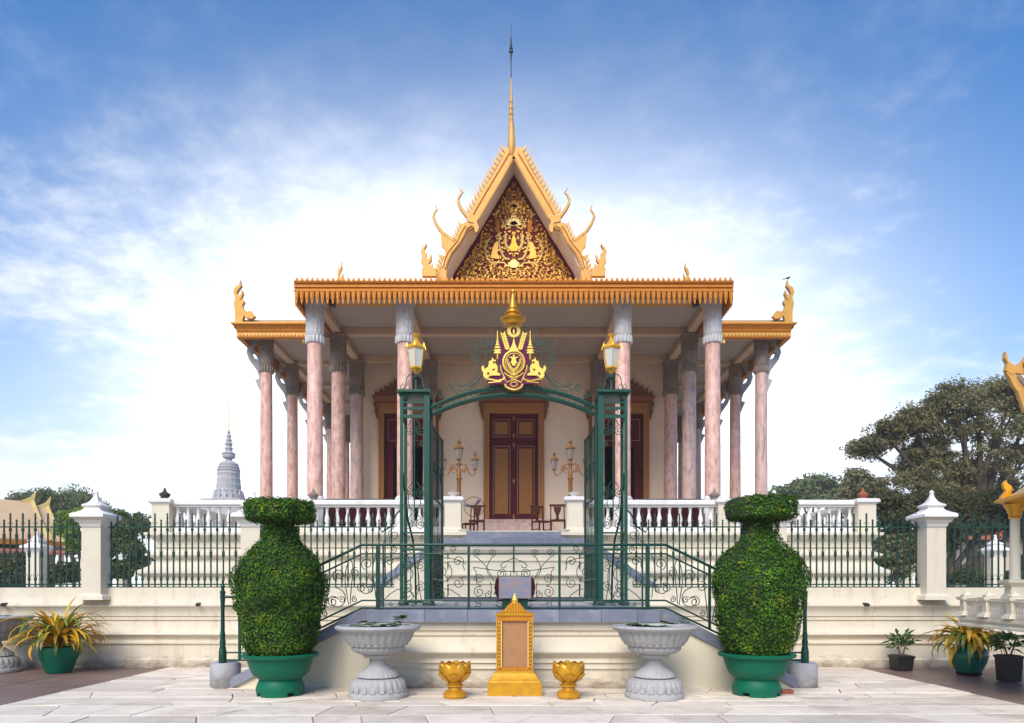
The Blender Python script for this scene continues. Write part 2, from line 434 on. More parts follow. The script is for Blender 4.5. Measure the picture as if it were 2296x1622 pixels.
def copy_tree(o, parent=None, loc=None):
    c = o.copy(); COL.objects.link(c)
    c.parent = parent
    if loc is not None: c.location = loc
    ORG[c.name] = Vector(c.location) + (ORG.get(parent.name, Vector()) if parent else Vector())
    for ch in list(o.children): copy_tree(ch, c)
    return c

def spiral(cx, cz, r, a0, turns, d=1, n=None, rmin=0.12):
    n = n or int(8 + 11 * turns)
    out = []
    for i in range(n + 1):
        t = i / n
        rr = r * (1 - t) ** 0.9 + r * rmin * t
        a = a0 + d * 2 * PI * turns * t
        out.append((cx + rr * math.cos(a), cz + rr * math.sin(a)))
    return out
def bez(p0, p1, p2, p3, n=10):
    out = []
    for i in range(n + 1):
        t = i / n; u = 1 - t
        out.append((u**3 * p0[0] + 3 * u * u * t * p1[0] + 3 * u * t * t * p2[0] + t**3 * p3[0],
                    u**3 * p0[1] + 3 * u * u * t * p1[1] + 3 * u * t * t * p2[1] + t**3 * p3[1]))
    return out
def xz(pts, Y): return [(x, Y, z) for x, z in pts]
def mir(pts): return [(-x, z) for x, z in pts]
def leaf_mesh(name, centers, normals, size, m, aspect=0.6, jitter=0.5, fold=True):
    """many small leaf faces in one crown; each leaf is two triangles, folded a little"""
    n = len(centers)
    c = np.asarray(centers); nm = np.asarray(normals)
    nm = nm + rng.normal(0, jitter, (n, 3)); nm /= np.linalg.norm(nm, axis=1)[:, None] + 1e-9
    t = rng.normal(0, 1, (n, 3)); t -= nm * (t * nm).sum(1)[:, None]; t /= np.linalg.norm(t, axis=1)[:, None] + 1e-9
    b = np.cross(nm, t)
    s = (size * rng.uniform(0.65, 1.35, n))[:, None]
    v = np.empty((n, 4, 3))
    v[:, 0] = c - t * s; v[:, 1] = c + b * s * aspect + nm * s * 0.25
    v[:, 2] = c + t * s; v[:, 3] = c - b * s * aspect + nm * s * 0.25
    me = bpy.data.meshes.new(name)
    me.vertices.add(n * 4); me.vertices.foreach_set('co', v.reshape(-1))
    idx = np.arange(n)[:, None] * 4
    loops = np.concatenate([idx, idx + 1, idx + 2, idx, idx + 2, idx + 3], axis=1).reshape(-1)
    me.loops.add(n * 6); me.loops.foreach_set('vertex_index', loops.astype(np.int32))
    me.polygons.add(n * 2)
    me.polygons.foreach_set('loop_start', (np.arange(n * 2) * 3).astype(np.int32))
    me.polygons.foreach_set('loop_total', np.full(n * 2, 3, dtype=np.int32))
    me.materials.append(MATS[m])
    me.update(calc_edges=True); me.validate()
    return me

# ---------------------------------------------------------------- ground and paving
g = MB(); g.add([(-900, -900, -0.06), (900, -900, -0.06), (900, 14, -0.06), (-900, 14, -0.06)], [(0, 1, 2, 3)])
solo('ground', g, 'ground_earth', kind='structure')
g = MB(); g.box(-900, 900, 13.15, 1800, -0.05, 1.19)
solo('inner_court', g, 'court_paving', kind='structure')

SW = 6.65     # half width of the pale stone walk
g = MB(); g.add([(-SW, -12, -0.02), (SW, -12, -0.02), (SW, 13.1, -0.02), (-SW, 13.1, -0.02)], [(0, 1, 2, 3)])
walk = solo('stone_walk', g, 'joint', kind='structure')
def clip_half(poly, p, nrm):
    out = []
    for i in range(len(poly)):
        a, b = poly[i], poly[(i + 1) % len(poly)]
        da = (a[0] - p[0]) * nrm[0] + (a[1] - p[1]) * nrm[1]; db = (b[0] - p[0]) * nrm[0] + (b[1] - p[1]) * nrm[1]
        if da <= 0: out.append(a)
        if da * db < 0:
            t = da / (da - db); out.append((a[0] + (b[0] - a[0]) * t, a[1] + (b[1] - a[1]) * t))
    return out
y = 2.3; lines = []
while y < 12.95:
    lines.append((y, random.uniform(-.012, .012))); y += random.choice([.34, .42, .5, .56, .64])
lines.append((13.0, 0))
def ly(i, x): return lines[i][0] + lines[i][1] * x
def slab(poly):
    cx = sum(p[0] for p in poly) / len(poly); cy = sum(p[1] for p in poly) / len(poly)
    g_ = random.uniform(.004, .010)
    out = []
    for p in poly:
        d = math.hypot(p[0] - cx, p[1] - cy); out.append((p[0] + (cx - p[0]) / d * g_ * 1.4, p[1] + (cy - p[1]) / d * g_ * 1.4))
    poly = [(p[0], p[1] + (.007 if p[1] < cy else -.007)) for p in out]; n = len(poly)
    zt = random.uniform(-0.004, 0.004); tx, ty = random.uniform(-.002, .002), random.uniform(-.002, .002)
    zz = lambda p: zt + (p[0] - cx) * tx + (p[1] - cy) * ty
    ins = [(p[0] + (cx - p[0]) * .02, p[1] + (cy - p[1]) * .02) for p in poly]
    b = MB().add([(p[0], p[1], -0.03) for p in poly] + [(p[0], p[1], zz(p) - .005) for p in poly] + [(p[0], p[1], zz(p)) for p in ins],
          [(k, (k + 1) % n, n + (k + 1) % n, n + k) for k in range(n)] + [(n + k, n + (k + 1) % n, 2 * n + (k + 1) % n, 2 * n + k) for k in range(n)]
          + [tuple(range(2 * n, 3 * n))])
    part('slab', b, 'slab', walk, smooth=None)
for i in range(len(lines) - 1):
    x = -SW + .006; sk = 0.0
    last = False
    while not last:
        w = random.uniform(.45, 1.5); sk2 = random.uniform(-.16, .16)
        x2 = x + w
        if x2 > SW - .5: x2 = SW - .006; sk2 = 0; last = True
        A, B_, C, D = (x + sk, ly(i, x + sk)), (x2 + sk2, ly(i, x2 + sk2)), (x2 - sk2, ly(i + 1, x2 - sk2)), (x - sk, ly(i + 1, x - sk))
        r = random.random()
        if w > .8 and r < .22:      # broken corner
            u = random.uniform(.3, .6)
            E = (B_[0] + (A[0] - B_[0]) * u, B_[1] + (A[1] - B_[1]) * u); G = (B_[0] + (C[0] - B_[0]) * .7, B_[1] + (C[1] - B_[1]) * .7)
            slab([A, E, G, C, D]); slab([E, B_, G])
        elif w > .9 and r < .4:     # split across
            u = random.uniform(.35, .65)
            E = (A[0] + (D[0] - A[0]) * u, A[1] + (D[1] - A[1]) * u); G = (B_[0] + (C[0] - B_[0]) * (1 - u), B_[1] + (C[1] - B_[1]) * (1 - u))
            slab([A, B_, G, E]); slab([E, G, C, D])
        else: slab([A, B_, C, D])
        x, sk = x2, sk2
# brown tiled courts on both sides of the walk
for sgn in (-1, 1):
    g = MB(); x0, x1 = sorted((sgn * (SW + .004), sgn * 60))
    g.add([(x0, -12, -0.03), (x1, -12, -0.03), (x1, 13.1, -0.03), (x0, 13.1, -0.03)], [(0, 1, 2, 3)])
    so = solo('brown_court', g, 'joint', kind='structure')
    for i in range(5):
        for j in range(5):
            xa = SW + .012 + i * 1.3; ya = 7.0 + j * 1.2
            xs = sorted((sgn * xa, sgn * (xa + 1.29)))
            zz = random.uniform(-.012, -.008)
            part('tile', MB().box(xs[0], xs[1], ya, ya + 1.19, -0.04, zz), 'brown_tile', so, smooth=None)

# ---------------------------------------------------------------- boundary fence
YW = 12.86
WALL = [(0.00, -0.05), (0.00, .15), (-.03, .17), (-.035, .40), (-.035, .44), (0.0, .455), (0.0, .475), (-.06, .49), (-.09, .53), (-.07, .575),
        (-.01, .605), (0.015, .632), (0.0, .665), (-.05, .71), (-.09, .78), (-.10, .90), (-.075, .91), (-.075, .935), (-.105, .945), (-.105, .975),
        (-.08, .985), (-.08, 1.03), (-.06, 1.10), (-.02, 1.155), (0.0, 1.175), (0.0, 1.20), (-.05, 1.225), (-.09, 1.30), (-.11, 1.36), (-.12, 1.534)]
def wall_run(x0, x1, yf, prof, depth=0.5):
    b = MB(); n = len(prof)
    vs = []
    for x in (x0, x1):
        for o, z in prof: vs.append((x, yf - o, z))
        vs.append((x, yf + depth, prof[-1][1])); vs.append((x, yf + depth, prof[0][1]))
    m = n + 2
    fs = [(i, m + i, m + (i + 1) % m, (i + 1) % m) for i in range(m)]
    fs += [tuple(range(m)), tuple(range(2 * m - 1, m - 1, -1))]
    b.add(vs, [tuple(reversed(f)) for f in fs]); return b
YF = YW + 0.14          # plane of the iron bars
def bar_mesh(tall):
    h = az(1150 if tall else 1164, YF) - 1.545
    b = MB(); w = .0115
    b.box(-w, w, -w, w, 0, h - .10)
    b.lathe([(.012, h - .10), (.024, h - .085), (.013, h - .07), (.02, h - .03), (.001, h)], 4, rot=PI / 4)
    for zz in ((h - .36, .055) if tall else (h - .38, .09)), (.13, .05):
        b.box(-.019, .019, -.019, .019, zz[0], zz[0] + zz[1])
    if not tall: b.box(-.02, .02, -.02, .02, .58, .68)
    zc = h - .40 if not tall else h - .20
    for s in (-1, 1):
        b.tube([(s * .012, 0, zc), (s * .036, 0, zc + .012), (s * .046, 0, zc - .012), (s * .034, 0, zc - .03)], .005, 3)
        b.tube([(s * .012, 0, .19), (s * .035, 0, .21), (s * .045, 0, .235), (s * .032, 0, .25)], .005, 3)
        if not tall: b.tube([(s * .012, 0, .66), (s * .03, 0, .70), (s * .046, 0, .72)], .005, 3)
    return b.mesh('bar', 'iron', 35)
BAR_T, BAR_S = bar_mesh(True), bar_mesh(False)
CAPP = [(0.0, 0), (.015, .02), (.02, .06), (.035, .075), (.06, .10), (.09, .15), (.115, .165), (.135, .18), (.135, .225), (.12, .25),
        (.04, .29), (-.01, .325), (-.035, .36), (-.035, .375), (-.005, .395), (.0, .42), (-.02, .44), (-.07, .47), (-.105, .51), (-.13, .56), (-.146, .60), (-.153, .66), (-.145, .675), (-.152, .69), (-.166, .72)]
def pillar(fence, xc):
    hw = .183; yc = 12.925
    e = part('pillar', MB().ringsweep([(.09, 1.30), (.075, 1.37), (.03, 1.405), (0, 1.42), (0, az(1181, 12.7))], xc - hw, xc + hw, yc - .155, yc + .155), 'cream_high', fence)
    z0 = az(1181, 12.7)
    part('cap', MB().ringsweep([(o, z0 + z) for o, z in CAPP], xc - hw, xc + hw, yc - .17, yc + .17), 'white_stone', e, smooth=50)
    return e
def iron_panel(fence, x0, x1):
    e = part('railing_panel', MB().box(x0, x1, YF - .009, YF + .009, 1.585, 1.61).box(x0, x1, YF - .012, YF + .012, az(1182, YF) - .012, az(1182, YF) + .012).box(x0, x1, YF - .008, YF + .008, 1.537, 1.556), 'iron', fence)
    n = max(2, round((x1 - x0) / .122)); st = (x1 - x0) / n
    for i in range(n):
        part('bar', BAR_T if i % 2 else BAR_S, None, e, at=(x0 + st * (i + .5), YF, 1.545))
    return e
for sgn, lab in ((-1, 'cream plaster boundary wall with green iron bars, the stretch in front of the orange-roofed hall'),
                 (1, 'cream plaster boundary wall with green iron bars, the stretch behind the spirit house')):
    fe = thing('boundary_fence', lab, 'fence', (sgn * 8.0, YW, 0))
    xs = sorted((sgn * 2.62, sgn * 26.0))
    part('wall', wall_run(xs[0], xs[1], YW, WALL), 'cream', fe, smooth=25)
    pil = [5.03, 8.07, 11.13, 14.2]
    for p in pil: pillar(fe, sgn * p)
    edges = [2.30] + pil
    for a, b_ in zip(edges[:-1], edges[1:]):
        x0, x1 = sorted((sgn * (a + (.19 if a > 3 else .02)), sgn * (b_ - .19)))
        iron_panel(fe, x0, x1)
    # small drain spouts on the ledge
    for px_ in ((445, 10) if sgn < 0 else (1940,)):
        X = ax(px_, YW)
        part('drain_spout', MB().tube([(X, YW + .05, 1.215), (X, YW - .05, 1.21), (X + .02, YW - .10, 1.20)], [.035, .035, .028], 7), 'dark_iron', fe)

# ---------------------------------------------------------------- front double stair
YS = 10.25
st = thing('front_stair', 'cream double stair with bluestone landing below the green iron gate', 'staircase', (0, 11.5, 0))
LB = [(o + .10, z * (1.005 / 1.534)) for o, z in WALL]
LB = [(.06, -0.05), (.06, .10), (.035, .115), (.03, .28), (.06, .29), (.06, .305), (.035, .315), (.03, .375), (.06, .385), (.05, .41), (.04, .45), (.085, .50), (.12, .535), (.125, .555),
      (.09, .58), (.05, .64), (.02, .72), (.01, .79), (.035, .80), (.035, .825), (.01, .835), (.015, .865), (.045, .88), (.05, .92), (.06, .95), (.06, 1.0)]
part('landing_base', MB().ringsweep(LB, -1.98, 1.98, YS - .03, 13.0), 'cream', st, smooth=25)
cuts = [-2.21, -1.35, -.70, .69, 1.32, 1.86, 2.21]
for a, b_ in zip(cuts[:-1], cuts[1:]):
    part('landing_slab', MB().ringsweep([(0, 1.002), (0, 1.18), (-.012, 1.19)], a + .003, b_ - .003, YS - .17, 13.14), 'bluestone', st)
for sgn in (-1, 1):
    o = [(2.2, -.05), (4.32, -.05), (4.32, .06), (2.33, 1.0), (2.2, 1.0)]
    part('stair_wall', MB().poly([(sgn * x, z) for x, z in o], YS - .02, YS + .22), 'cream_high', st)
    o = [(2.215, 1.03), (2.33, 1.015), (4.33, -.02), (4.33, .14), (2.36, 1.186), (2.215, 1.186)]
    part('stringer', MB().poly([(sgn * x, z) for x, z in o], YS - .07, YS + .25), 'bluestone', st)
    for k in range(7):
        x0, x1 = sorted((sgn * (2.22 + .30 * k), sgn * (2.22 + .30 * (k + 1) + .02)))
        zt = 1.19 - .17 * (k + 1) + (0 if k else 0)
        part('step', MB().box(x0, x1, YS + .24, YW - .01, max(-.04, zt - .2), zt), 'bluestone', st)
# stone footings of the newel posts
for sgn in (-1, 1):
    X = sgn * 4.46
    prof = [(.215, -.01), (.222, .03), (.224, .33), (.21, .365), (.19, .375)]
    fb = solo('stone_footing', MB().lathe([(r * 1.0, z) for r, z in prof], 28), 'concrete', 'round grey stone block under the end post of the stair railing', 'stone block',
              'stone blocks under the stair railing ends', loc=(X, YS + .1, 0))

# stair railing
rl = thing('stair_railing', 'green wrought iron railing with scrollwork along the stair landing', 'railing', (0, YS, 1.19))
ZT, ZB = 2.183, 1.206
def rail_path(dz):
    return [(-4.43, 1.385 + dz), (-3.98, 1.385 + dz), (-2.323, ZT + dz), (2.323, ZT + dz), (3.98, 1.385 + dz), (4.43, 1.385 + dz)]
for dz, r in ((0, .024), (-.137, .015), (-.852, .015), (ZB - ZT + .01, .018)):
    part('rail', MB().tube(xz(rail_path(dz), YS), r, 6), 'iron', rl)
def path_z(x, dz=0):
    x = abs(x)
    if x < 2.323: return ZT + dz
    if x < 3.98: return ZT + (1.385 - ZT) * (x - 2.323) / (3.98 - 2.323) + dz
    return 1.385 + dz
for x in (-2.08, -.69, .70, 2.05):
    w = .028 if abs(x) > 1 else .018
    part('post', MB().box(x - w, x + w, YS - w, YS + w, 1.19, ZT), 'iron', rl)
for x in (-2.0, 1.97):
    part('post', MB().box(x - .012, x + .012, YS - .012, YS + .012, 1.19, ZT), 'iron', rl)
for x in (-3.0, 3.0, -3.7, 3.7, -4.2, 4.2):
    part('post', MB().box(x - .018, x + .018, YS - .018, YS + .018, path_z(x) - .97, path_z(x)), 'iron', rl)
for sgn in (-1, 1):
    nw = MB().lathe([(r * .78, z) for r, z in [(.07, .372), (.075, .40), (.072, .56), (.06, .58), (.065, .60), (.05, .63), (.058, .70), (.045, .74), (.05, .80), (.04, .86), (.036, 1.15), (.042, 1.3),
                     (.05, 1.38), (.045, 1.44), (.06, 1.46), (.035, 1.48), (.03, 1.52), (.05, 1.54), (.03, 1.57), (.018, 1.60), (.022, 1.63), (.005, 1.66)]], 14)
    part('newel', nw.move(sgn * 4.46, YS, 0), 'iron', rl)
def scroll(parent, pts, Y, r=.0085, m='iron'):
    part('scroll', MB().tube(xz(pts, Y), r, 4), m, parent, smooth=60)
def half_panel(parent, x0, w, z0, zfun, flip):
    """scrolls of half a panel: w wide from x0 (towards flip)"""
    def P(u, v):
        x = x0 + flip * u * w
        return (x, zfun(x) - 0.977 + v * .977)
    def S(u, v, r, a0, t, d):
        c = P(u, v)
        return spiral(c[0], c[1], r, a0 if flip > 0 else PI - a0, t, d * flip)
    sc = scroll
    sc(parent, [P(.05, .13), P(.10, .30)] + S(.42, .56, .20, PI * 1.05, 1.9, -1), YS)
    sc(parent, S(.34, .21, .105, PI * .5, 1.7, -1)[::-1] + [P(.62, .30), P(.80, .22), P(.93, .13)], YS)
    sc(parent, [P(.95, .60)] + S(.80, .74, .085, -PI * .2, 1.5, 1), YS)
    sc(parent, S(.80, .40, .085, PI * .4, 1.5, -1)[::-1] + [P(.97, .50)], YS)
    sc(parent, S(.28, .935, .055, -PI * .5, 1.3, 1), YS)
    sc(parent, S(.70, .935, .055, -PI * .5, 1.3, -1), YS)
    sc(parent, bez(P(.02, .86), P(.2, .70), P(.5, .90), P(.98, .70), 8), YS)
    sc(parent, S(.25, .065, .035, PI * .5, 1.2, 1), YS, .007)
    sc(parent, S(.75, .065, .035, PI * .5, 1.2, -1), YS, .007)
zf = lambda x: ZT
for c, hw in ((-1.38, .66), (1.38, .62)):
    half_panel(rl, c, hw, 0, zf, 1); half_panel(rl, c, hw, 0, zf, -1)
# centre panel: a wider, lyre shaped pattern
for s in (-1, 1):
    def Q(pts): return [(s * x, z) for x, z in pts]
    scroll(rl, Q(spiral(.56, 2.06, .065, -PI * .5, 1.7, 1)[::-1] + bez((.56, 1.99), (.40, 1.85), (.36, 1.75), (.30, 1.62), 8)), YS)
    scroll(rl, Q(spiral(.33, 2.06, .06, -PI * .5, 1.7, -1)[::-1] + bez((.33, 2.0), (.42, 1.86), (.45, 1.8), (.36, 1.70), 8)), YS)
    scroll(rl, Q(bez((0, 1.99), (.06, 1.93), (.18, 1.94), (.20, 1.86), 8) + bez((.20, 1.86), (.19, 1.81), (.12, 1.82), (.12, 1.87), 6)[1:]), YS)
    scroll(rl, Q(spiral(.19, 1.74, .075, PI * .9, 1.6, -1)[::-1] + bez((.12, 1.75), (.10, 1.60), (.28, 1.55), (.30, 1.42), 8)), YS)
    scroll(rl, Q(bez((.62, 1.83), (.50, 1.72), (.66, 1.62), (.50, 1.55), 8) + spiral(.53, 1.46, .09, PI * .6, 1.6, -1)), YS)
    scroll(rl, Q(spiral(.53, 1.66, .08, -PI * .1, 1.6, 1)), YS)
    scroll(rl, Q(spiral(.40, 1.42, .06, PI * .5, 1.5, 1)), YS)
    scroll(rl, Q(bez((.36, 1.62), (.33, 1.5), (.35, 1.4), (.36, 1.34), 6)), YS)
    scroll(rl, Q(bez((.05, 1.78), (.03, 1.7), (.10, 1.65), (.05, 1.55), 6)), YS)
    scroll(rl, Q(spiral(.55, 1.27, .055, PI * .5, 1.4, 1)), YS, .007)
    scroll(rl, Q(spiral(.22, 1.27, .055, PI * .5, 1.4, -1)), YS, .007)
    scroll(rl, Q(bez((.62, 1.33), (.45, 1.2), (.35, 1.35), (.20, 1.22), 8)), YS, .007)
    scroll(rl, Q([(.0, 1.775), (.20, 1.78), (.62, 1.84)]), YS)
part('post', MB().box(-.012, .012, YS - .012, YS + .012, 1.75, ZT), 'iron', rl)
# sloping panels
for s in (-1, 1):
    for (xa, w) in ((2.10, .42), (2.52, .46), (3.02, .62), (3.72, .45)):
        zf2 = lambda x: path_z(x)
        def P(u, v): 
            x = s * (xa + u * w); return (x, path_z(x) - .977 + v * .977)
        def S(u, v, r, a0, t, d):
            c = P(u, v); return spiral(c[0], c[1], r, a0 if s > 0 else PI - a0, t, d * s)
        k = min(1.0, w / .5)
        scroll(rl, S(.45, .34, .20 * k, PI * .5, 1.0, 1), YS)
        scroll(rl, S(.55, .33, .10 * k, PI * .9, 1.6, -1), YS)
        scroll(rl, S(.25, .29, .06 * k, PI * .2, 1.4, 1), YS)
        scroll(rl, S(.35, .70, .11 * k, -PI * .4, 1.6, 1), YS)
        scroll(rl, S(.78, .62, .09 * k, PI * .6, 1.6, -1), YS)
        scroll(rl, S(.80, .20, .05, PI * .6, 1.4, -1), YS)
        scroll(rl, bez(P(.02, .86), P(.25, .60), P(.1, .5), P(.03, .16), 8), YS)
        scroll(rl, bez(P(.97, .86), P(.75, .75), P(.95, .5), P(.97, .16), 8), YS)
    x = s * 3.3
    part('post', MB().box(x - .007, x + .007, YS - .007, YS + .007, path_z(x) - .85, path_z(x) - .14), 'iron', rl)

# grey stone scroll sign hung on the railing
sg = thing('scroll_sign', 'grey stone tablet with dark red rolled ends mounted on the stair railing', 'sign', (ax(1155, 10.15), 10.15, az(1342, 10.15)))
x0, x1 = ax(1118, 10.15), ax(1191, 10.15); z0, z1 = az(1342, 10.15), az(1294, 10.15)
part('tablet', MB().box(x0, x1, 10.12, 10.18, z0, z1), 'scroll_stone', sg)
for s, xx in ((-1, x0), (1, x1)):
    zc = (z0 + z1) / 2; hh = (z1 - z0) / 2
    o = [(xx, z0 - .012), (xx, z1 + .012)] + [(xx + s * (.022 + .035 * math.sin(PI * (k + .5) / 7) + .008 * (k % 2)), z1 - (z1 - z0) * (k + .5) / 7) for k in range(7)]
    part('rolled_end', MB().poly(o, 10.105, 10.19), 'dark_panel', sg)
part('bracket', MB().box(x0 + .1, x0 + .13, 10.18, YS, z0 + .1, z0 + .13).box(x1 - .13, x1 - .1, 10.18, YS, z0 + .1, z0 + .13).box(x0 + .05, x1 - .05, 10.181, 10.20, 1.19, z1 - .05), 'iron', sg)

# ---------------------------------------------------------------- entrance gate with lanterns, arch and royal emblem
YG = 12.86
gate = thing('entrance_gate', 'green wrought iron entrance gate with arched top, two lanterns and gold emblem', 'gate', (0, YG, 1.19))
Z0 = 1.195
def gscroll(pts, Y=YG, r=.010, m='iron_light', nm='scroll'):
    return part(nm, MB().tube(xz(pts, Y), r, 4), m, gate, smooth=60)
for s in (-1, 1):
    X0, X1 = s * 2.155, s * 1.665
    zc = az(886, YG)
    for X, w in ((X0, .030), (X1, .052)):
        for Y in (YG, YG + .46):
            part('post', MB().box(X - w, X + w, Y - w, Y + w, Z0, zc), 'iron_light' , gate)
            part('post_base', MB().ringsweep([(.03, Z0), (.03, Z0 + .05), (.01, Z0 + .09), (.004, Z0 + .1)], X - w, X + w, Y - w, Y + w), 'iron', gate)
    xl, xr = sorted((X0, X1))
    part('pier_cap', MB().ringsweep([(.02, zc), (.05, zc + .02), (.07, zc + .03), (.07, zc + .075), (.03, zc + .09)], xl - .01, xr + .01, YG - .05, YG + .51), 'iron_light', gate)
    for yy, h in ((903, .014), (916, .022), (934, .03), (1233, .02), (1350, .02), (1195, .014)):
        z = az(yy, YG)
        part('cross_bar', MB().box(xl, xr, YG - .025, YG + .025, z - h, z + h), 'iron_light', gate)
        part('cross_bar', MB().box(X0 - .02, X0 + .02, YG, YG + .46, z - h, z + h), 'iron_light', gate)
    # rings between the cross bars
    for zz in (az(909, YG), az(925, YG), az(897, YG)):
        for k in range(4):
            cx = xl + (xr - xl) * (k + .6) / 4.2
            gscroll(spiral(cx, zz, .045, 0, 1.0, 1, 9, 1.0), nm='ring', r=.007)
    # scroll work in the pier face
    xm = (xl + xr) / 2
    for t, zz in enumerate((4.55, 3.35, 2.75)):
        for q in (-1, 1):
            gscroll(spiral(xm + q * .12, zz, .10, PI * (.5 if q < 0 else .5), 1.7, q)[::-1] + [(xm + q * .04, zz + .22)], nm='scroll')
            gscroll(spiral(xm + q * .13, zz - .25, .05, PI * .5, 1.4, -q), nm='scroll', r=.008)
    for q in (-1, 1):
        gscroll(bez((xm + q * .02, 3.0), (xm + q * .22, 3.15), (xm + q * .02, 3.3), (xm + q * .2, 3.55), 8), nm='scroll')
        gscroll(spiral(xm + q * .12, 1.95, .10, -PI * .5, 1.7, q), nm='scroll')
        gscroll(spiral(xm + q * .11, 1.55, .10, PI * .5, 1.7, -q), nm='scroll')
        gscroll(bez((xm, 1.35), (xm + q * .2, 1.5), (xm - q * .05, 1.8), (xm + q * .15, 2.2), 8), nm='scroll')
    part('post', MB().box(xm - .010, xm + .010, YG - .01, YG + .01, 2.9, az(934, YG)), 'iron_light', gate)
    # curved stay behind the pier
    part('stay', MB().tube([(X0 + s * .01, YG + .05, 3.9), (X0 - s * .03, YG + .2, 3.4), (X0 - s * .05, YG + .4, 2.9), (X0 - s * .11, YG + .7, 2.5), (X0 - s * .13, YG + .9, 1.9), (X0 - s * .13, YG + 1.0, Z0)], .022, 6), 'iron', gate)
    part('stay', MB().tube(xz([(X0, 3.05), (X0 + s * .10, 2.95), (X0 + s * .22, 2.70), (X0 + s * .38, 2.60), (X0 + s * .42, 2.68)], YG), .016, 5), 'iron', gate)
    gscroll(spiral(X0 + s * .15, 2.55, .12, PI * .5, 1.5, -s), nm='scroll')
    gscroll(spiral(X0 + s * .30, 2.42, .08, PI * .5, 1.5, s), nm='scroll')
    # leaf finials on the cap
    for k in range(6):
        cx = xl + (xr - xl) * (k + .2) / 5.4
        if abs(cx - xm) < .06: continue
        gscroll([(cx - .03, zc + .09), (cx - .045, zc + .15), (cx, zc + .22), (cx + .045, zc + .15), (cx + .03, zc + .09)], nm='leaf_finial', r=.008)
    for q in (-1, 1):
        gscroll(bez((xm + q * .05, zc + .40), (xm + q * .22, zc + .38), (xm + q * .10, zc + .15), (xm + q * .24, zc + .11), 8), nm='scroll')
    # lantern
    yl = YG + .23; lx = xm; z1 = az(828, yl); z2 = az(785, yl); zt = az(755, yl); zb = zc + .09
    part('lantern_pole', MB().lathe([(.06, zb), (.05, zb + .05), (.035, zb + .10), (.032, zb + .28), (.06, zb + .30), (.062, zb + .34), (.03, zb + .37), (.03, z1 + .0)], 12, (lx, yl, 0)), 'iron', gate)
    ln = part('lantern', MB().lathe([(.03, z1 - .10), (.05, z1 - .06), (.10, z1 - .02), (.125, z1 + .0), (.13, z1 + .03), (.115, z1 + .035)], 6, (lx, yl, 0), rot=PI / 6), 'lamp_gold', gate)
    part('lantern_crown', MB().lathe([(.17, z2 - .005), (.185, z2), (.20, z2 + .035), (.19, z2 + .06), (.12, z2 + .10), (.075, z2 + .15), (.05, z2 + .19), (.035, z2 + .23), (.055, z2 + .25), (.08, z2 + .30), (.04, z2 + .305)], 6, (lx, yl, 0), rot=PI / 6), 'lamp_gold', ln)
    for k in range(6):
        a = PI / 6 + k * PI / 3; a2 = a + PI / 3
        p0 = Vector((lx + .115 * math.cos(a), yl + .115 * math.sin(a), z1 + .03)); p1 = Vector((lx + .165 * math.cos(a), yl + .165 * math.sin(a), z2))
        q0 = Vector((lx + .115 * math.cos(a2), yl + .115 * math.sin(a2), z1 + .03)); q1 = Vector((lx + .165 * math.cos(a2), yl + .165 * math.sin(a2), z2))
        part('lantern_bar', MB().tube([p0, p1], .011, 4), 'lamp_gold', ln)
        b = MB(); c0 = (p0 + q0 + p1 + q1) / 4; o = Vector((c0.x - lx, c0.y - yl, 0)).normalized() * .004
        b.add([tuple(v) for v in (p0, q0, q1, p1)] + [tuple(v - o) for v in (p0, q0, q1, p1)], [(0, 1, 2, 3), (7, 6, 5, 4), (0, 4, 5, 1), (1, 5, 6, 2), (2, 6, 7, 3), (3, 7, 4, 0)])
        part('pane', b, 'lantern_glass', ln, smooth=None)
        m = (p1 + q1) / 2; m = Vector((lx, yl, m.z)) + (Vector((m.x - lx, m.y - yl, 0))) * 1.12
        part('crown_tip', MB().frustum((p1.x * 1.0 + (p1.x - lx) * .15, p1.y + (p1.y - yl) * .15), z2 + .03, z2 + .11, .018, .018, .003, .003), 'lamp_gold', ln)
    part('lamp_head', MB().lathe([(.02, z2 - .10), (.10, z2 - .075), (.125, z2 - .05), (.13, z2 - .02)], 10, (lx, yl, 0)), 'dark_slab', ln)
    # open gate leaf
    h0 = Vector((s * 1.585, YG + .06, 0)); h1 = Vector((s * 1.536, 14.42, 0))
    zt = az(945, YG)
    lf = part('gate_leaf', MB().tube([(h0.x, h0.y, Z0 + .06), (h0.x, h0.y, zt)], .03, 4).tube([(h1.x, h1.y, Z0 + .06), (h1.x, h1.y, zt)], .026, 4), 'iron', gate)
    for k in range(1, 8):
        p = h0.lerp(h1, k / 8)
        part('leaf_bar', MB().tube([(p.x, p.y, Z0 + .1), (p.x, p.y, zt - .05)], .013, 4), 'iron', lf)
    for z in (Z0 + .1, 1.7, 2.25, 2.32, 3.3, zt - .05):
        part('leaf_rail', MB().tube([(h0.x, h0.y, z), (h1.x, h1.y, z)], .022, 4), 'iron', lf)
    d = (h1 - h0)
    for k in range(9):
        c = h0.lerp(h1, (k % 3 + .5) / 3) ; zz = 1.45 if k < 3 else (2.0 if k < 6 else 3.9)
        sp = spiral(0, 0, .19, 0, 1.7, 1 if k % 2 else -1)
        part('leaf_scroll', MB().tube([(c.x + (d.x / d.length) * u + s * .0, c.y + (d.y / d.length) * u, zz + v) for u, v in sp], .014, 4), 'iron', lf, smooth=60)
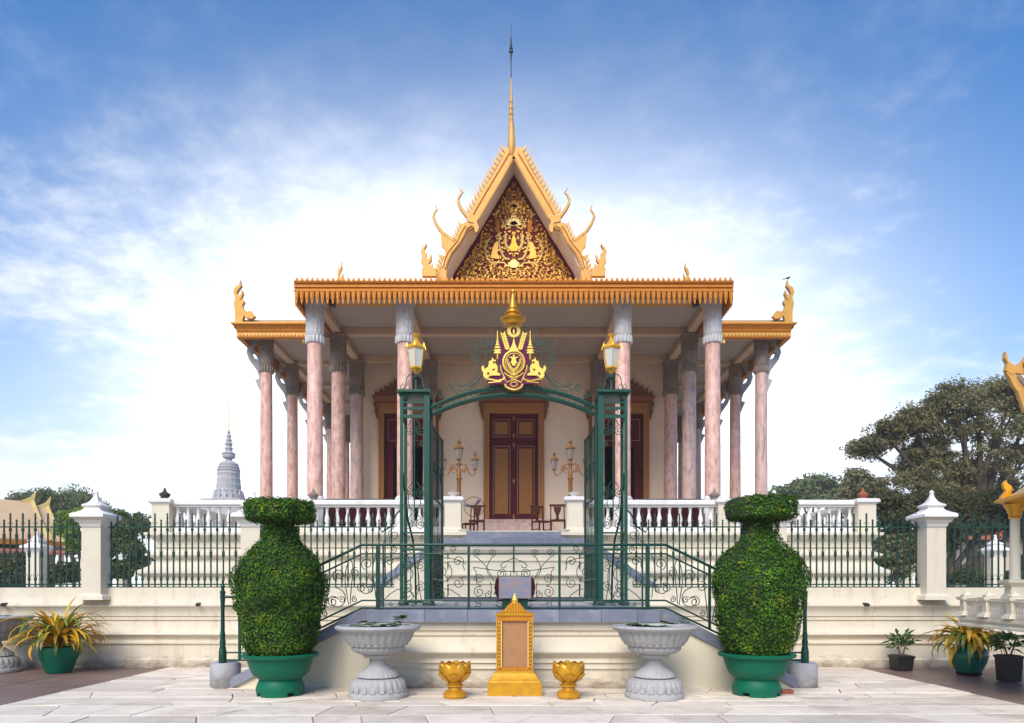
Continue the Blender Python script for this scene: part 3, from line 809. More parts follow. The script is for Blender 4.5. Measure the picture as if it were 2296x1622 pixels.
    part('leaf_panel', MB().add([(h0.x + s * .012, h0.y, Z0 + .12), (h1.x + s * .012, h1.y, Z0 + .12), (h1.x + s * .012, h1.y, 2.22), (h0.x + s * .012, h0.y, 2.22),
                                 (h0.x + s * .006, h0.y, Z0 + .12), (h1.x + s * .006, h1.y, Z0 + .12), (h1.x + s * .006, h1.y, 2.22), (h0.x + s * .006, h0.y, 2.22)],
                                [(0, 1, 2, 3), (7, 6, 5, 4), (0, 4, 5, 1), (1, 5, 6, 2), (2, 6, 7, 3), (3, 7, 4, 0)]), 'iron', lf, smooth=None)
# arch bands
def arc(x1, z1, zp, n=28):
    h = zp - z1; R = (x1 * x1 + h * h) / (2 * h); a = math.asin(x1 / R)
    return [(R * math.sin(-a + 2 * a * i / n), zp - R + R * math.cos(-a + 2 * a * i / n)) for i in range(n + 1)]
A1 = arc(1.60, az(914, YG), az(867, YG)); A2 = arc(1.56, az(928, YG), az(884, YG))
for Y in (YG, YG + .12):
    part('arch_band', MB().tube(xz(A1, Y), .026, 6), 'iron_light', gate)
    part('arch_band', MB().tube(xz(A2, Y), .030, 6), 'iron_light', gate)
for k in range(1, 29):
    p, q = A1[k - 1], A2[k - 1]
    c = ((p[0] + q[0]) / 2 + .05, (p[1] + q[1]) / 2)
    if k < 28:
        gscroll(spiral(c[0], c[1], .045, 0, 1.0, 1, 8, 1.0), nm='ring', r=.006)
# scroll cresting beside the emblem (traced in the plane of the arch)
def EZ(u, v): return ((u - 712) * .16669 * YG / F, EYE + (1322 - (625.1 + v * .16669)) * YG / F)
def ez(pts): return [EZ(u, v) for u, v in pts]
SX = .16669 * YG / F
for s in (0, 1):
    fl = (lambda p: mir(p)) if s else (lambda p: p)
    c = EZ(1225, 1060); gscroll(fl(spiral(c[0], c[1], 75 * SX, PI * .5, 1.8, -1)[::-1] + ez([(1225, 960), (1150, 985), (1090, 990), (1010, 975)])))
    c = EZ(1085, 890); gscroll(fl(spiral(c[0], c[1], 55 * SX, PI * .1, 1.6, 1)[::-1] + ez([(1200, 920), (1310, 855)])))
    gscroll(fl(ez([(1090, 900), (1140, 830), (1180, 780)]))); gscroll(fl(ez([(1020, 690), (1010, 760), (990, 820), (1010, 880), (1060, 920)])))
    gscroll(fl(bez(*ez([(1090, 1000), (1090, 1060), (1060, 1080), (1090, 1110)]), 6) + ez([(1110, 1200)])))
    gscroll(fl(bez(*ez([(1170, 1060), (1160, 1180), (1150, 1290), (1300, 1400)]), 10) + ez([(1420, 1455)])))
    gscroll(fl(bez(*ez([(1130, 1290), (1180, 1360), (1200, 1400), (1300, 1460)]), 8)))
    def Z3(x, y): return (ax(844.7 + x * .2708, YG), az(642 + y * .2708, YG))
    z3 = lambda pts: [Z3(*p) for p in pts]
    gl = (lambda p: p) if s else (lambda p: mir(p))
    gl = (lambda p: mir(p)) if s else (lambda p: p)
    c = Z3(610, 845); k3 = .2708 * YG / F
    gscroll(gl(spiral(c[0], c[1], 32 * k3, PI * .5, 1.5, 1)[::-1] + z3([(640, 860), (660, 880), (660, 910)])))
    c = Z3(670, 805); gscroll(gl(spiral(c[0], c[1], 30 * k3, PI * 1.5, 1.5, 1)[::-1] + z3([(700, 830), (760, 835), (830, 790), (860, 750), (890, 700)])))
    gscroll(gl(z3([(650, 850), (700, 870), (790, 850), (850, 800)])))
    c = Z3(530, 905); gscroll(gl(spiral(c[0], c[1], 28 * k3, -PI * .5, 1.6, 1)))
    c = Z3(760, 640); gscroll(gl(spiral(c[0] + .2, c[1], 20 * k3, -PI * .5, 1.2, 1)))

YE = YG - .10
em = part('emblem', MB().poly(ez([(712, 1528), (600, 1470), (590, 1440), (372, 1440), (350, 1400), (380, 1370), (420, 1330), (520, 1330), (540, 1250), (505, 1150), (505, 1060), (560, 1020), (520, 880), (560, 850), (640, 900), (690, 830),
                              (655, 790), (630, 735), (650, 690), (712, 665), (774, 690), (794, 735), (769, 790), (734, 830), (784, 900), (864, 850), (904, 880), (864, 1020), (919, 1060), (919, 1150), (884, 1250), (904, 1330), (1004, 1330),
                              (1044, 1370), (1074, 1400), (1052, 1440), (834, 1440), (824, 1470)]), YE, YE + .03), 'purple', gate)
def gold(pts, d=.022, both=True, y=None, m='emblem_gold', nm='emblem_piece'):
    y = YE - .001 if y is None else y
    part(nm, MB().poly(ez(pts), y - d, y), m, em, smooth=None)
    if both: part(nm, MB().poly(ez([(1424 - u, v) for u, v in pts]), y - d, y), m, em, smooth=None)
def goldline(pts, r=9, both=True, closed=False):
    for s in ((0, 1) if both else (0,)):
        q = [((1424 - u) if s else u, v) for u, v in pts]
        part('emblem_line', MB().tube(xz(ez(q), YE - .004), r * SX, 5, closed=closed), 'emblem_gold', em, smooth=60)
# crown on top: square tiered spire
cx, cz = EZ(700, 1650)[0], 0
def ev(v): return EZ(0, v)[1]
part('crown_spire', MB().lathe([(130 * SX, ev(650)), (125 * SX, ev(640)), (138 * SX, ev(605)), (170 * SX, ev(590)), (178 * SX, ev(572)), (110 * SX, ev(560)), (95 * SX, ev(530)), (90 * SX, ev(515)), (115 * SX, ev(500)), (112 * SX, ev(492)), (80 * SX, ev(480)), (70 * SX, ev(450)), (85 * SX, ev(440)), (62 * SX, ev(430)),
                                (48 * SX, ev(380)), (34 * SX, ev(320)), (22 * SX, ev(240)), (15 * SX, ev(225)), (28 * SX, ev(205)), (26 * SX, ev(180)), (6 * SX, ev(168))], 12, (EZ(700, 0)[0], YE + .02, 0)), 'bright_gold', em)
# sunburst
c = (712, 735)
rays = []
for k in range(48):
    a = PI * 2 * k / 48; r = 96 if k % 2 else 74
    rays.append((c[0] + r * math.cos(a), c[1] - r * math.sin(a)))
gold(rays, .018, both=False)
gold([(712 + 42 * math.cos(a * PI / 10), 735 + 46 * math.sin(a * PI / 10)) for a in range(20)], .008, both=False, y=YE - .02, m='purple', nm='emblem_inset')
gold([(700, 775), (700, 730), (712, 705), (724, 730), (724, 775)], .006, both=False, y=YE - .029)
# central spire and medallion
gold([(712, 815), (728, 900), (750, 955), (778, 985), (760, 1010), (664, 1010), (646, 985), (674, 955), (696, 900)], .022, both=False)
med = []
for k in range(32):
    a = 2 * PI * k / 32
    u = 712 + 140 * math.sin(a); v = 1150 - 150 * math.cos(a)
    if abs(math.sin(a)) < .25 and math.cos(a) < 0: v += 18
    med.append((u, v))
goldline(med, 15, both=False, closed=True)
goldline([(712 + (u - 712) * .80, 1150 + (v - 1150) * .80) for u, v in med], 5, both=False, closed=True)
gold([(702, 1050), (722, 1050), (722, 1085), (745, 1100), (738, 1125), (755, 1150), (735, 1180), (727, 1200), (697, 1200), (689, 1180), (669, 1150), (686, 1125), (679, 1100), (702, 1085)], .02, both=False)
gold([(650, 1092), (774, 1092), (774, 1080), (650, 1080)], .016, both=False)
goldline([(625, 1105), (630, 1160), (655, 1215), (700, 1262), (712, 1275)], 14)
goldline([(650, 1150), (672, 1205), (712, 1245)], 7)
# tiered parasols
for v, w, h in ((735, 7, 110), (842, 12, 30), (872, 18, 30), (905, 28, 22), (940, 42, 22), (978, 55, 22), (1004, 50, 30)):
    gold([(930 - w * .55, v), (930 + w * .55, v), (930 + w, v + h), (930 - w, v + h)], .02)
goldline([(930, 1030), (930, 1110)], 10)
# plumes
for k in range(7):
    t = k / 6
    u0, v0 = 860 - 55 * t, 775 + 190 * t
    for q, (du, dv) in enumerate(((28, -28), (-34, -40))):
        gold([(u0, v0 + 22), (u0 + du * .9, v0 + 4), (u0 + du, v0 + dv), (u0 + du * .15, v0 - 6)], .014)
goldline([(870, 770), (850, 850), (815, 930), (790, 990)], 7)
# guardian lions
gold([(960, 1165), (950, 1120), (975, 1125), (1000, 1088), (1008, 1130), (1040, 1140), (1048, 1190), (1060, 1220), (1100, 1245), (1118, 1195), (1142, 1215), (1140, 1255), (1118, 1290), (1120, 1330), (1095, 1370), (1050, 1362), (1040, 1335), (1005, 1330), (890, 1330), (895, 1305), (935, 1290), (925, 1240), (935, 1200)], .026)
for p in ([(958, 1145), (985, 1140), (990, 1165), (968, 1175)], [(955, 1240), (1000, 1245), (995, 1270), (975, 1262)], [(1035, 1290), (1065, 1290), (1068, 1325), (1040, 1318)]):
    gold(p, .005, y=YE - .026, m='purple', nm='emblem_inset')
# ribbon and base scrolls
goldline([(1080, 1375), (1000, 1385), (930, 1400), (860, 1385), (830, 1350)], 11)
goldline([(1050, 1425), (960, 1415), (880, 1410)], 8)
goldline([(890, 1190), (880, 1260), (850, 1330), (820, 1400)], 9)
goldline([(840, 1290), (790, 1330), (735, 1345), (712, 1360)], 10)
goldline([(640, 1330), (690, 1375), (760, 1400), (815, 1420)], 8)
goldline([(832, 1440), (815, 1480), (770, 1505), (712, 1520)], 15)
goldline([(712, 1415), (745, 1420), (760, 1450), (735, 1470), (712, 1475)], 8)
gold([(700, 1290), (724, 1290), (730, 1315), (712, 1335), (694, 1315)], .02, both=False)

# ---------------------------------------------------------------- temple terrace
ter = thing('temple_terrace', 'cream moulded temple terrace with white baluster parapet', 'terrace', (0, 19.5, 1.19))
TP = [(.40, 1.15), (.40, 1.50), (.27, 1.55), (.27, 1.84), (.36, 1.90), (.42, 1.97), (.42, 2.03), (.30, 2.09), (.14, 2.20), (.06, 2.34), (.06, 2.40), (.16, 2.44), (.24, 2.48), (.24, 2.53), (.17, 2.56),
      (.06, 2.60), (.02, 2.66), (.02, 2.72), (.07, 2.73), (.07, 2.77), (.02, 2.78), (.02, 2.90), (.08, 2.93), (.12, 2.99), (.20, 3.04), (.26, 3.07), (.26, 3.15)]
part('base', MB().ringsweep(TP, -10.42, 10.42, 19.56, 40), 'cream_high', ter, smooth=25)
YB = 19.86
BAL = [(.065, 0), (.065, .05), (.045, .07), (.06, .13), (.078, .20), (.07, .28), (.045, .38), (.035, .46), (.05, .50), (.035, .52), (.05, .545), (.065, .56), (.065, .60)]
bal_me = MB().lathe([(r, z) for r, z in BAL], 10).mesh('baluster', 'white_stone', 40)
def parapet(p0, p1, n):
    d = Vector((p1[0] - p0[0], p1[1] - p0[1], 0)); L = d.length; a = math.atan2(d.y, d.x)
    b = MB().wallbox(L) if False else MB()
    b.add(*_boxrot(p0, a, L, .13, 3.15, 3.35))
    e = part('parapet', b, 'white_stone', ter)
    t = MB(); t.add(*_boxrot(p0, a, L, .11, 3.94, 4.0)); t.add(*_boxrot(p0, a, L, .17, 4.002, 4.10)); t.add(*_boxrot(p0, a, L, .14, 4.102, 4.14))
    part('coping', t, 'white_stone', e)
    for i in range(n):
        q = (p0[0] + d.x * (i + .5) / n, p0[1] + d.y * (i + .5) / n, 3.345)
        part('baluster', bal_me, None, e, at=q)
def _boxrot(p, a, L, hw, z0, z1):
    c, s = math.cos(a), math.sin(a)
    def T(u, v): return (p[0] + u * c - v * s, p[1] + u * s + v * c)
    q = [T(0, -hw), T(L, -hw), T(L, hw), T(0, hw)]
    return ([(x, y, z0) for x, y in q] + [(x, y, z1) for x, y in q], [(0, 3, 2, 1), (4, 5, 6, 7), (0, 1, 5, 4), (1, 2, 6, 5), (2, 3, 7, 6), (3, 0, 4, 7)])
PXS = [1.79, 6.24, 10.36]
for s in (-1, 1):
    for a, b_ in ((2.03, 6.0), (6.48, 10.12)):
        n = round((b_ - a) / .297)
        x0, x1 = sorted((s * a, s * b_))
        parapet((x0, YB), (x1, YB), n)
    parapet((s * 10.36, YB + .25), (s * 10.36, 32), 38)
    for X, hw, zt in ((1.79, .235, 4.06), (6.24, .24, 4.0), (10.36, .26, 4.0)):
        pp = part('parapet_post', MB().ringsweep([(.03, 3.15), (.03, 3.28), (0, 3.31), (0, zt)], s * X - hw, s * X + hw, YB - hw, YB + hw), 'cream_high', ter)
        part('post_cap', MB().ringsweep([(0, zt + .001), (.03, zt + .03), (.08, zt + .06), (.08, zt + .13), (.02, zt + .17)], s * X - hw, s * X + hw, YB - hw, YB + hw), 'white_stone', pp)
    # stone buds on the coping
    for X, m in ((10.36, 'brick_red' if s > 0 else 'soil'), (5.95, 'capital_dark')):
        part('stone_bud', MB().lathe([(.12, 0), (.13, .04), (.10, .07), (.15, .12), (.16, .17), (.10, .21), (.05, .25), (.04, .30), (.01, .36)], 10, (s * X, YB, 4.16 if X > 8 else 4.14)), m, ter)
    part('dish', MB().lathe([(.10, 0), (.12, .03), (.08, .05), (.17, .11), (.19, .14), (.10, .15)], 14, (s * 1.79, YB, 4.23)), 'white_stone', ter)
    part('dish', MB().lathe([(.12, 0), (.10, .04), (.17, .08), (.19, .11), (.10, .12)], 14, (s * 1.47, YB - .2, 3.15)), 'white_stone', ter)
# upper double stair in front of the terrace
us = thing('upper_stair', 'bluestone and cream stair rising to the temple terrace behind the gate', 'staircase', (0, 17, 1.19))
UB = [(.02, 1.15), (.02, 1.32), (0, 1.34), (0, 1.62), (.03, 1.64), (.03, 1.68), (0, 1.70), (.02, 1.78), (.10, 1.85), (.10, 1.88), (.04, 1.93), (0, 2.05), (0, 2.20), (.03, 2.22), (.03, 2.26), (0, 2.28), (0, 2.40), (.05, 2.45), (.09, 2.52), (.09, 2.62)]
part('landing_base', MB().ringsweep(UB, -1.66, 1.66, 17.05, 19.25), 'cream_high', us, smooth=25)
part('plinth_slab', MB().box(-1.78, 1.78, 16.9, 17.2, 1.18, 1.31), 'dark_slab', us)
for a, b_ in ((-1.94, -1.2), (-1.2, -.55), (-.55, .1), (.1, .85), (.85, 1.5), (1.5, 1.94)):
    o = [(a + .002, 2.625), (b_ - .002, 2.625), (b_ - .002 - (.2 if b_ > 1.9 else 0), 2.80), (a + .002 + (.2 if a < -1.9 else 0), 2.80)]
    part('landing_slab', MB().poly(o, 16.9, 19.28), 'bluestone', us)
for k in range(2):
    part('step', MB().box(-1.42 + .08 * k, 1.42 - .08 * k, 18.6 + .33 * k, 19.33, 2.803 + .17 * k, 2.97 + .17 * k), 'bluestone', us)
for s in (-1, 1):
    o = [(1.7, 1.15), (3.9, 1.15), (3.9, 1.25), (1.9, 2.62), (1.7, 2.62)]
    part('stair_wall', MB().poly([(s * x, z) for x, z in o], 17.1, 17.3), 'cream_high', us)
    o = [(1.9, 2.62), (3.95, 1.2), (3.95, 1.42), (1.9, 2.8)]
    part('stringer', MB().poly([(s * x, z) for x, z in o], 17.02, 17.34), 'bluestone', us)
    for k in range(9):
        x0, x1 = sorted((s * (1.9 + .235 * k), s * (1.9 + .235 * (k + 1))))
        part('step', MB().box(x0, x1, 17.35, 19.18, 1.19, 2.8 - .16 * (k + 1)), 'bluestone', us)

# ---------------------------------------------------------------- temple hall
hall = thing('temple_hall', 'Khmer temple hall with gold gabled roof, tall spire and pink marble columns', 'temple', (0, 27, 3.15))
ZF = 3.3
part('floor', MB().box(-8.95, 8.95, 20.55, 38, 3.14, ZF), 'porch_floor', hall)
YWL = 27.2
WX = 6.13
# wall with three door openings
dz0, dz1 = 4.30, 8.62
def wallbox(x0, x1, z0, z1): part('wall', MB().box(x0, x1, YWL, YWL + .5, z0, z1), 'plaster', hall)
DX = (-4.26, 0, 4.26); DW = .985
xs = [-WX] + [v for d in DX for v in (d - DW, d + DW)] + [WX]
for i in range(0, len(xs), 2): wallbox(xs[i], xs[i + 1], ZF, 10.76)
for d in DX:
    wallbox(d - DW, d + DW, dz1, 10.76); wallbox(d - DW, d + DW, ZF, dz0)
for s in (-1, 1):
    x0, x1 = sorted((s * WX, s * (WX - .5)))
    part('wall', MB().box(x0, x1, YWL + .5, 38, ZF, 10.76), 'plaster', hall)
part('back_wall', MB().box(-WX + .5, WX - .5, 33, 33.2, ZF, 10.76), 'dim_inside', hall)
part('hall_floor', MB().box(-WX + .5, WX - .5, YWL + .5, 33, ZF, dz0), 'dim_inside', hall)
def pedpts(xc, hw, z0, z1, n=7):
    out = [(xc - hw, z0)]
    for i in range(n):
        t = i / n; out.append((xc - hw * (1 - t), z0 + (z1 - z0) * t)); out.append((xc - hw * (1 - t) + .02, z0 + (z1 - z0) * t + .22))
    out.append((xc, z1 + .35))
    return out + [(2 * xc - x, z) for x, z in out[::-1]]
for k, d in enumerate(DX):
    dr = part('door_frame', MB().box(d - 1.22, d - DW, YWL - .14, YWL + .1, dz0 - .05, 9.05).box(d + DW, d + 1.22, YWL - .14, YWL + .1, dz0 - .05, 9.05).box(d - DW, d + DW, YWL - .138, YWL + .1, dz1, 9.05), 'frame_gold', hall)
    part('cornice', MB().ringsweep([(0, 9.051), (.06, 9.07), (.10, 9.12), (.15, 9.18), (.18, 9.27), (.18, 9.30)], d - 1.24, d + 1.24, YWL - .18, YWL + .05), 'pediment_brown', dr)
    part('door_pediment', MB().poly(pedpts(d, 1.36, 9.302, 10.15), YWL - .2, YWL - .02), 'pediment_brown', dr, smooth=None)
    for s in (-1, 1):
        o = [(d + s * 1.22, 9.05), (d + s * 1.40, 9.12), (d + s * 1.42, 8.95), (d + s * 1.36, 8.85), (d + s * 1.37, 8.70), (d + s * 1.32, 8.55), (d + s * 1.28, 8.40), (d + s * 1.22, 8.38)]
        part('bracket', MB().poly(o, YWL - .15, YWL - .03), 'pediment_brown', dr, smooth=None)
        part('pilaster', MB().box(*sorted((d + s * 1.0, d + s * 1.05)), YWL - .17, YWL - .141, dz0, 8.6).box(*sorted((d + s * 1.15, d + s * 1.2)), YWL - .17, YWL - .141, dz0, 8.95), 'frame_gold', dr)
    yd = YWL + .03
    if k == 1:
        for s in (-1, 1):
            x0, x1 = sorted((d + s * .012, d + s * (DW - .01)))
            lf = part('door_leaf', MB().box(x0, x1, yd, yd + .07, dz0, 7.55), 'door_maroon', dr)
            part('inlay_panel', MB().box(x0 + .20, x1 - .22, yd - .02, yd - .001, dz0 + .28, 7.22), 'door_gold', lf)
            for xx in (x0 + .13, x1 - .16):
                part('gilt_line', MB().box(xx, xx + .022, yd - .015, yd - .001, dz0 + .22, 7.34), 'door_line', lf)
            part('gilt_line', MB().box(x0 + .153, x1 - .161, yd - .015, yd - .001, 7.318, 7.34), 'door_line', lf)
            tr = part('transom_panel', MB().box(x0, x1, yd, yd + .07, 7.56, dz1), 'door_maroon', dr)
            part('inlay_panel', MB().box(x0 + .20, x1 - .22, yd - .02, yd - .001, 7.80, 8.32), 'door_gold', tr)
            for a, b_, c, e in ((x0 + .12, x1 - .14, 8.40, 8.422), (x0 + .12, x1 - .14, 7.70, 7.722), (x0 + .12, x0 + .142, 7.723, 8.399), (x1 - .162, x1 - .14, 7.723, 8.399)):
                part('gilt_line', MB().box(a, b_, yd - .015, yd - .001, c, e), 'door_line', tr)
        part('mullion', MB().box(d - .035, d + .035, yd - .05, yd - .022, dz0, dz1), 'door_maroon', dr)
        for z in (dz0 + .15, 5.9, 7.35, 7.75, 8.45):
            part('boss', MB().poly([(d, z - .13), (d + .06, z), (d, z + .13), (d - .06, z)], yd - .075, yd - .051), 'old_gold', dr, smooth=None)
    else:
        tr = part('transom_panel', MB().box(d - DW + .01, d + DW - .01, yd, yd + .07, 7.30, dz1), 'door_maroon', dr)
        for s in (-1, 1):
            x0, x1 = sorted((d + s * .08, d + s * (DW - .12)))
            for a, b_, c, e in ((x0, x1, 8.40, 8.422), (x0, x1, 7.55, 7.572), (x0, x0 + .022, 7.573, 8.399), (x1 - .022, x1, 7.573, 8.399)):
                part('gilt_line', MB().box(a, b_, yd - .015, yd - .001, c, e), 'door_line', tr)
            xo = d + s * (DW - .04)
            part('door_leaf', MB().box(*sorted((xo, xo - s * .30)), yd, yd + .07, dz0, 7.29), 'door_maroon', dr)
# steps up to the middle door
for k in range(6):
    part('door_step', MB().box(-1.75 + .05 * k, 1.75 - .05 * k, 25.2 + .3 * k, YWL - .145, ZF - .01 if k == 0 else ZF + .168 * k - .003, ZF + .168 * (k + 1) - .005), 'grey_marble', hall)

# columns
def flute(nf, amp): return lambda a, k, z: 1 + amp * abs(math.sin(a * nf / 2))
def column_at(X, Y, r, zb, zj, zt, front, base):
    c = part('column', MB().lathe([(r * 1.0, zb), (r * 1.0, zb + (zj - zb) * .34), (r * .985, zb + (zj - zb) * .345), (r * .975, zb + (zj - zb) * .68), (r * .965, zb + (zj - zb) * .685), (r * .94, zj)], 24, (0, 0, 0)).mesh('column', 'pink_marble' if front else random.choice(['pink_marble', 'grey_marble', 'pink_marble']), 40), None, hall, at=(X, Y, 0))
    m = 'capital_stone' if front else 'capital_dark'  # capitals behind the front row get porch shade painted into the stone
    H = zt - zj
    P1 = [(1.0, 0), (1.06, .02), (1.05, .15), (1.02, .17)]
    part('capital_leaves', MB().lathe([(r * a, zj + H * b) for a, b in P1], 64, mod=flute(16, .18)), m, c, local=True)
    part('capital_band', MB().lathe([(r * a, zj + H * b) for a, b in [(1.02, .171), (1.15, .18), (1.15, .205), (1.06, .215), (1.06, .22), (1.04, .49), (1.10, .50), (1.16, .51), (1.16, .535), (1.06, .545)]], 64, mod=lambda a, k, z: 1 + (.10 * abs(math.sin(a * 7)) if k in (4, 5) else 0)), m, c, local=True)
    part('capital_bell', MB().lathe([(r * a, zj + H * b) for a, b in [(1.03, .546), (1.02, .62), (1.04, .80), (1.09, .90), (1.16, .955), (1.22, .975)]], 64, mod=flute(20, .13)), m, c, local=True)
    part('abacus', MB().box(-r * 1.22, r * 1.22, -r * 1.22, r * 1.22, zj + H * .976, zt), m, c, local=True)
    if base:
        part('pedestal', MB().lathe([(r * 1.5, ZF), (r * 1.55, ZF + .2), (r * 1.3, ZF + .24), (r * 1.3, zb - .36), (r * 1.5, zb - .32), (r * 1.55, zb - .22), (r * 1.35, zb - .19), (r * 1.25, zb - .13), (r * 1.3, zb - .08), (r * 1.12, zb - .04), (r * 1.05, zb + .001)], 8, rot=PI / 8), 'white_stone', c, local=True)
    return c
ZJ, ZTP = 9.2, 10.53
for s in (-1, 1):
    column_at(s * 6.24, 21, .245, 4.42, ZJ, ZTP, True, True)
    column_at(s * 3.42, 21, .245, 4.42, ZJ, ZTP, True, True)
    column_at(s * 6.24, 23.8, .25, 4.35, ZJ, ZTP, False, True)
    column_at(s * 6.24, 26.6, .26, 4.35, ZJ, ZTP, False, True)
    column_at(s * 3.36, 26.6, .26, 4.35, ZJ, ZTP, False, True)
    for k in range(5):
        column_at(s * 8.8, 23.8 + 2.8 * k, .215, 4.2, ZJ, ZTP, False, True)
    part('maroon_panel', MB().box(*sorted((s * 3.72, s * 5.92)), 21.02, 21.1, 3.301, 4.25), 'dark_panel', hall)  # dark maroon panel behind the balusters
    # dark handrail between the column pedestals
    x0, x1 = sorted((s * 3.8, s * 5.9))
    part('handrail', MB().box(x0, x1, 20.95, 21.0, 4.27, 4.34).box(x0, x0 + .05, 20.951, 20.999, 3.3, 4.27).box(x1 - .05, x1, 20.951, 20.999, 3.3, 4.27), 'dark_iron', hall)
# ceilings and beams
part('ceiling', MB().box(-6.5, 6.5, 20.25, 23.2, 10.76, 10.84).box(-9.4, 9.4, 23.2, 38, 10.762, 10.842), 'ceiling_paint', hall)
for Y, w in ((21.0, 6.45), (23.8, 9.1), (26.6, 9.1), (29.4, 9.1), (32.2, 9.1), (35, 9.1)):
    if Y < 27: part('beam', MB().box(-w, w, Y - .14, Y + .14, 10.535, 10.755), 'beam_paint', hall)
    else:
        for s in (-1, 1): part('beam', MB().box(*sorted((s * WX, s * w)), Y - .14, Y + .14, 10.535, 10.755), 'beam_paint', hall)
ys = [20.3, 20.855, 21.145, 23.655, 23.945, 26.455, 26.745, 29.255, 29.545, 32.055, 32.345, 34.855]
for s in (-1, 1):
    for X in (6.24, 3.42, 8.8):
        for a, b_ in zip(ys[::2], ys[1::2]):
            if (X < 5 and a > 26.6) or (X > 8 and a < 23.2): continue
            if X > 6 and X < 7 and a > 26: continue
            part('beam', MB().box(s * X - .13, s * X + .13, a, b_, 10.54, 10.755), 'beam_paint', hall)
    part('floodlight', MB().box(s * 5.65 - .09, s * 5.65 + .09, 20.72, 20.90, 10.30, 10.48).box(s * 5.65 - .02, s * 5.65 + .02, 20.79, 20.83, 10.48, 10.54), 'lamp_housing', hall)
    part('floodlight', MB().box(s * 8.35 - .08, s * 8.35 + .08, 23.3, 23.46, 10.32, 10.48).box(s * 8.35 - .02, s * 8.35 + .02, 23.36, 23.4, 10.48, 10.765), 'lamp_housing', hall)
    part('hanging_bell', MB().lathe([(.05, 9.93), (.04, 9.97), (.035, 10.02), (.01, 10.05), (.004, 10.06), (.004, 10.15)], 8, (s * 7.2, 22.9, 0)), 'bright_gold', hall)

# gold eaves
FP = [(.02, 10.44), (.05, 10.45), (.05, 10.49), (.0, 10.50), (.0, 10.57), (.04, 10.58), (.04, 10.62), (.01, 10.63), (.01, 10.69), (.06, 10.70), (.08, 10.75)]
YE1 = 20.12
def run_x(x0, x1, yf, prof, depth): return wall_run(x0, x1, yf, prof, depth)
fa = part('front_fascia', run_x(-6.6, 6.6, YE1, FP, .16), 'fascia_gold', hall)
def pend_mesh(h, w, t=.05):
    o = [(-w * .5, 0), (w * .5, 0), (w * .42, -h * .45), (w * .25, -h * .75), (w * .16, -h), (-w * .16, -h), (-w * .25, -h * .75), (-w * .42, -h * .45)]
    b = MB().poly(o, -t / 2, t / 2); b.poly([(-w * .2, -h * .05), (w * .2, -h * .05), (w * .13, -h * .6), (-w * .13, -h * .6)], -t / 2 - .02, -t / 2)
    return b
def spike_mesh(h, w, t=.05):
    return MB().add([(-w * .5, -t, 0), (w * .5, -t, 0), (w * .5, t, 0), (-w * .5, t, 0), (-w * .42, -t, h * .35), (w * .42, -t, h * .35), (w * .42, t, h * .35), (-w * .42, t, h * .35), (0, 0, h)],
                    [(3, 2, 1, 0), (0, 1, 5, 4), (1, 2, 6, 5), (2, 3, 7, 6), (3, 0, 4, 7), (4, 5, 8), (5, 6, 8), (6, 7, 8), (7, 4, 8)])
pm = pend_mesh(.36, .112).mesh('pendant', 'fascia_gold', 30)
sm = spike_mesh(.17, .12, .03).mesh('spike', 'fascia_gold', None)
NP = 85
for i in range(NP):
    X = -6.6 + 13.2 * (i + .5) / NP
    part('pendant', pm, None, fa, at=(X, YE1 - .02, 10.44))
    part('spike', sm, None, fa, at=(X, YE1 + .02, 10.75))
pms = pend_mesh(.36, .112).rotz(PI / 2).mesh('pendant', 'fascia_gold', 30)
sms = spike_mesh(.17, .12, .03).rotz(PI / 2).mesh('spike', 'fascia_gold', None)
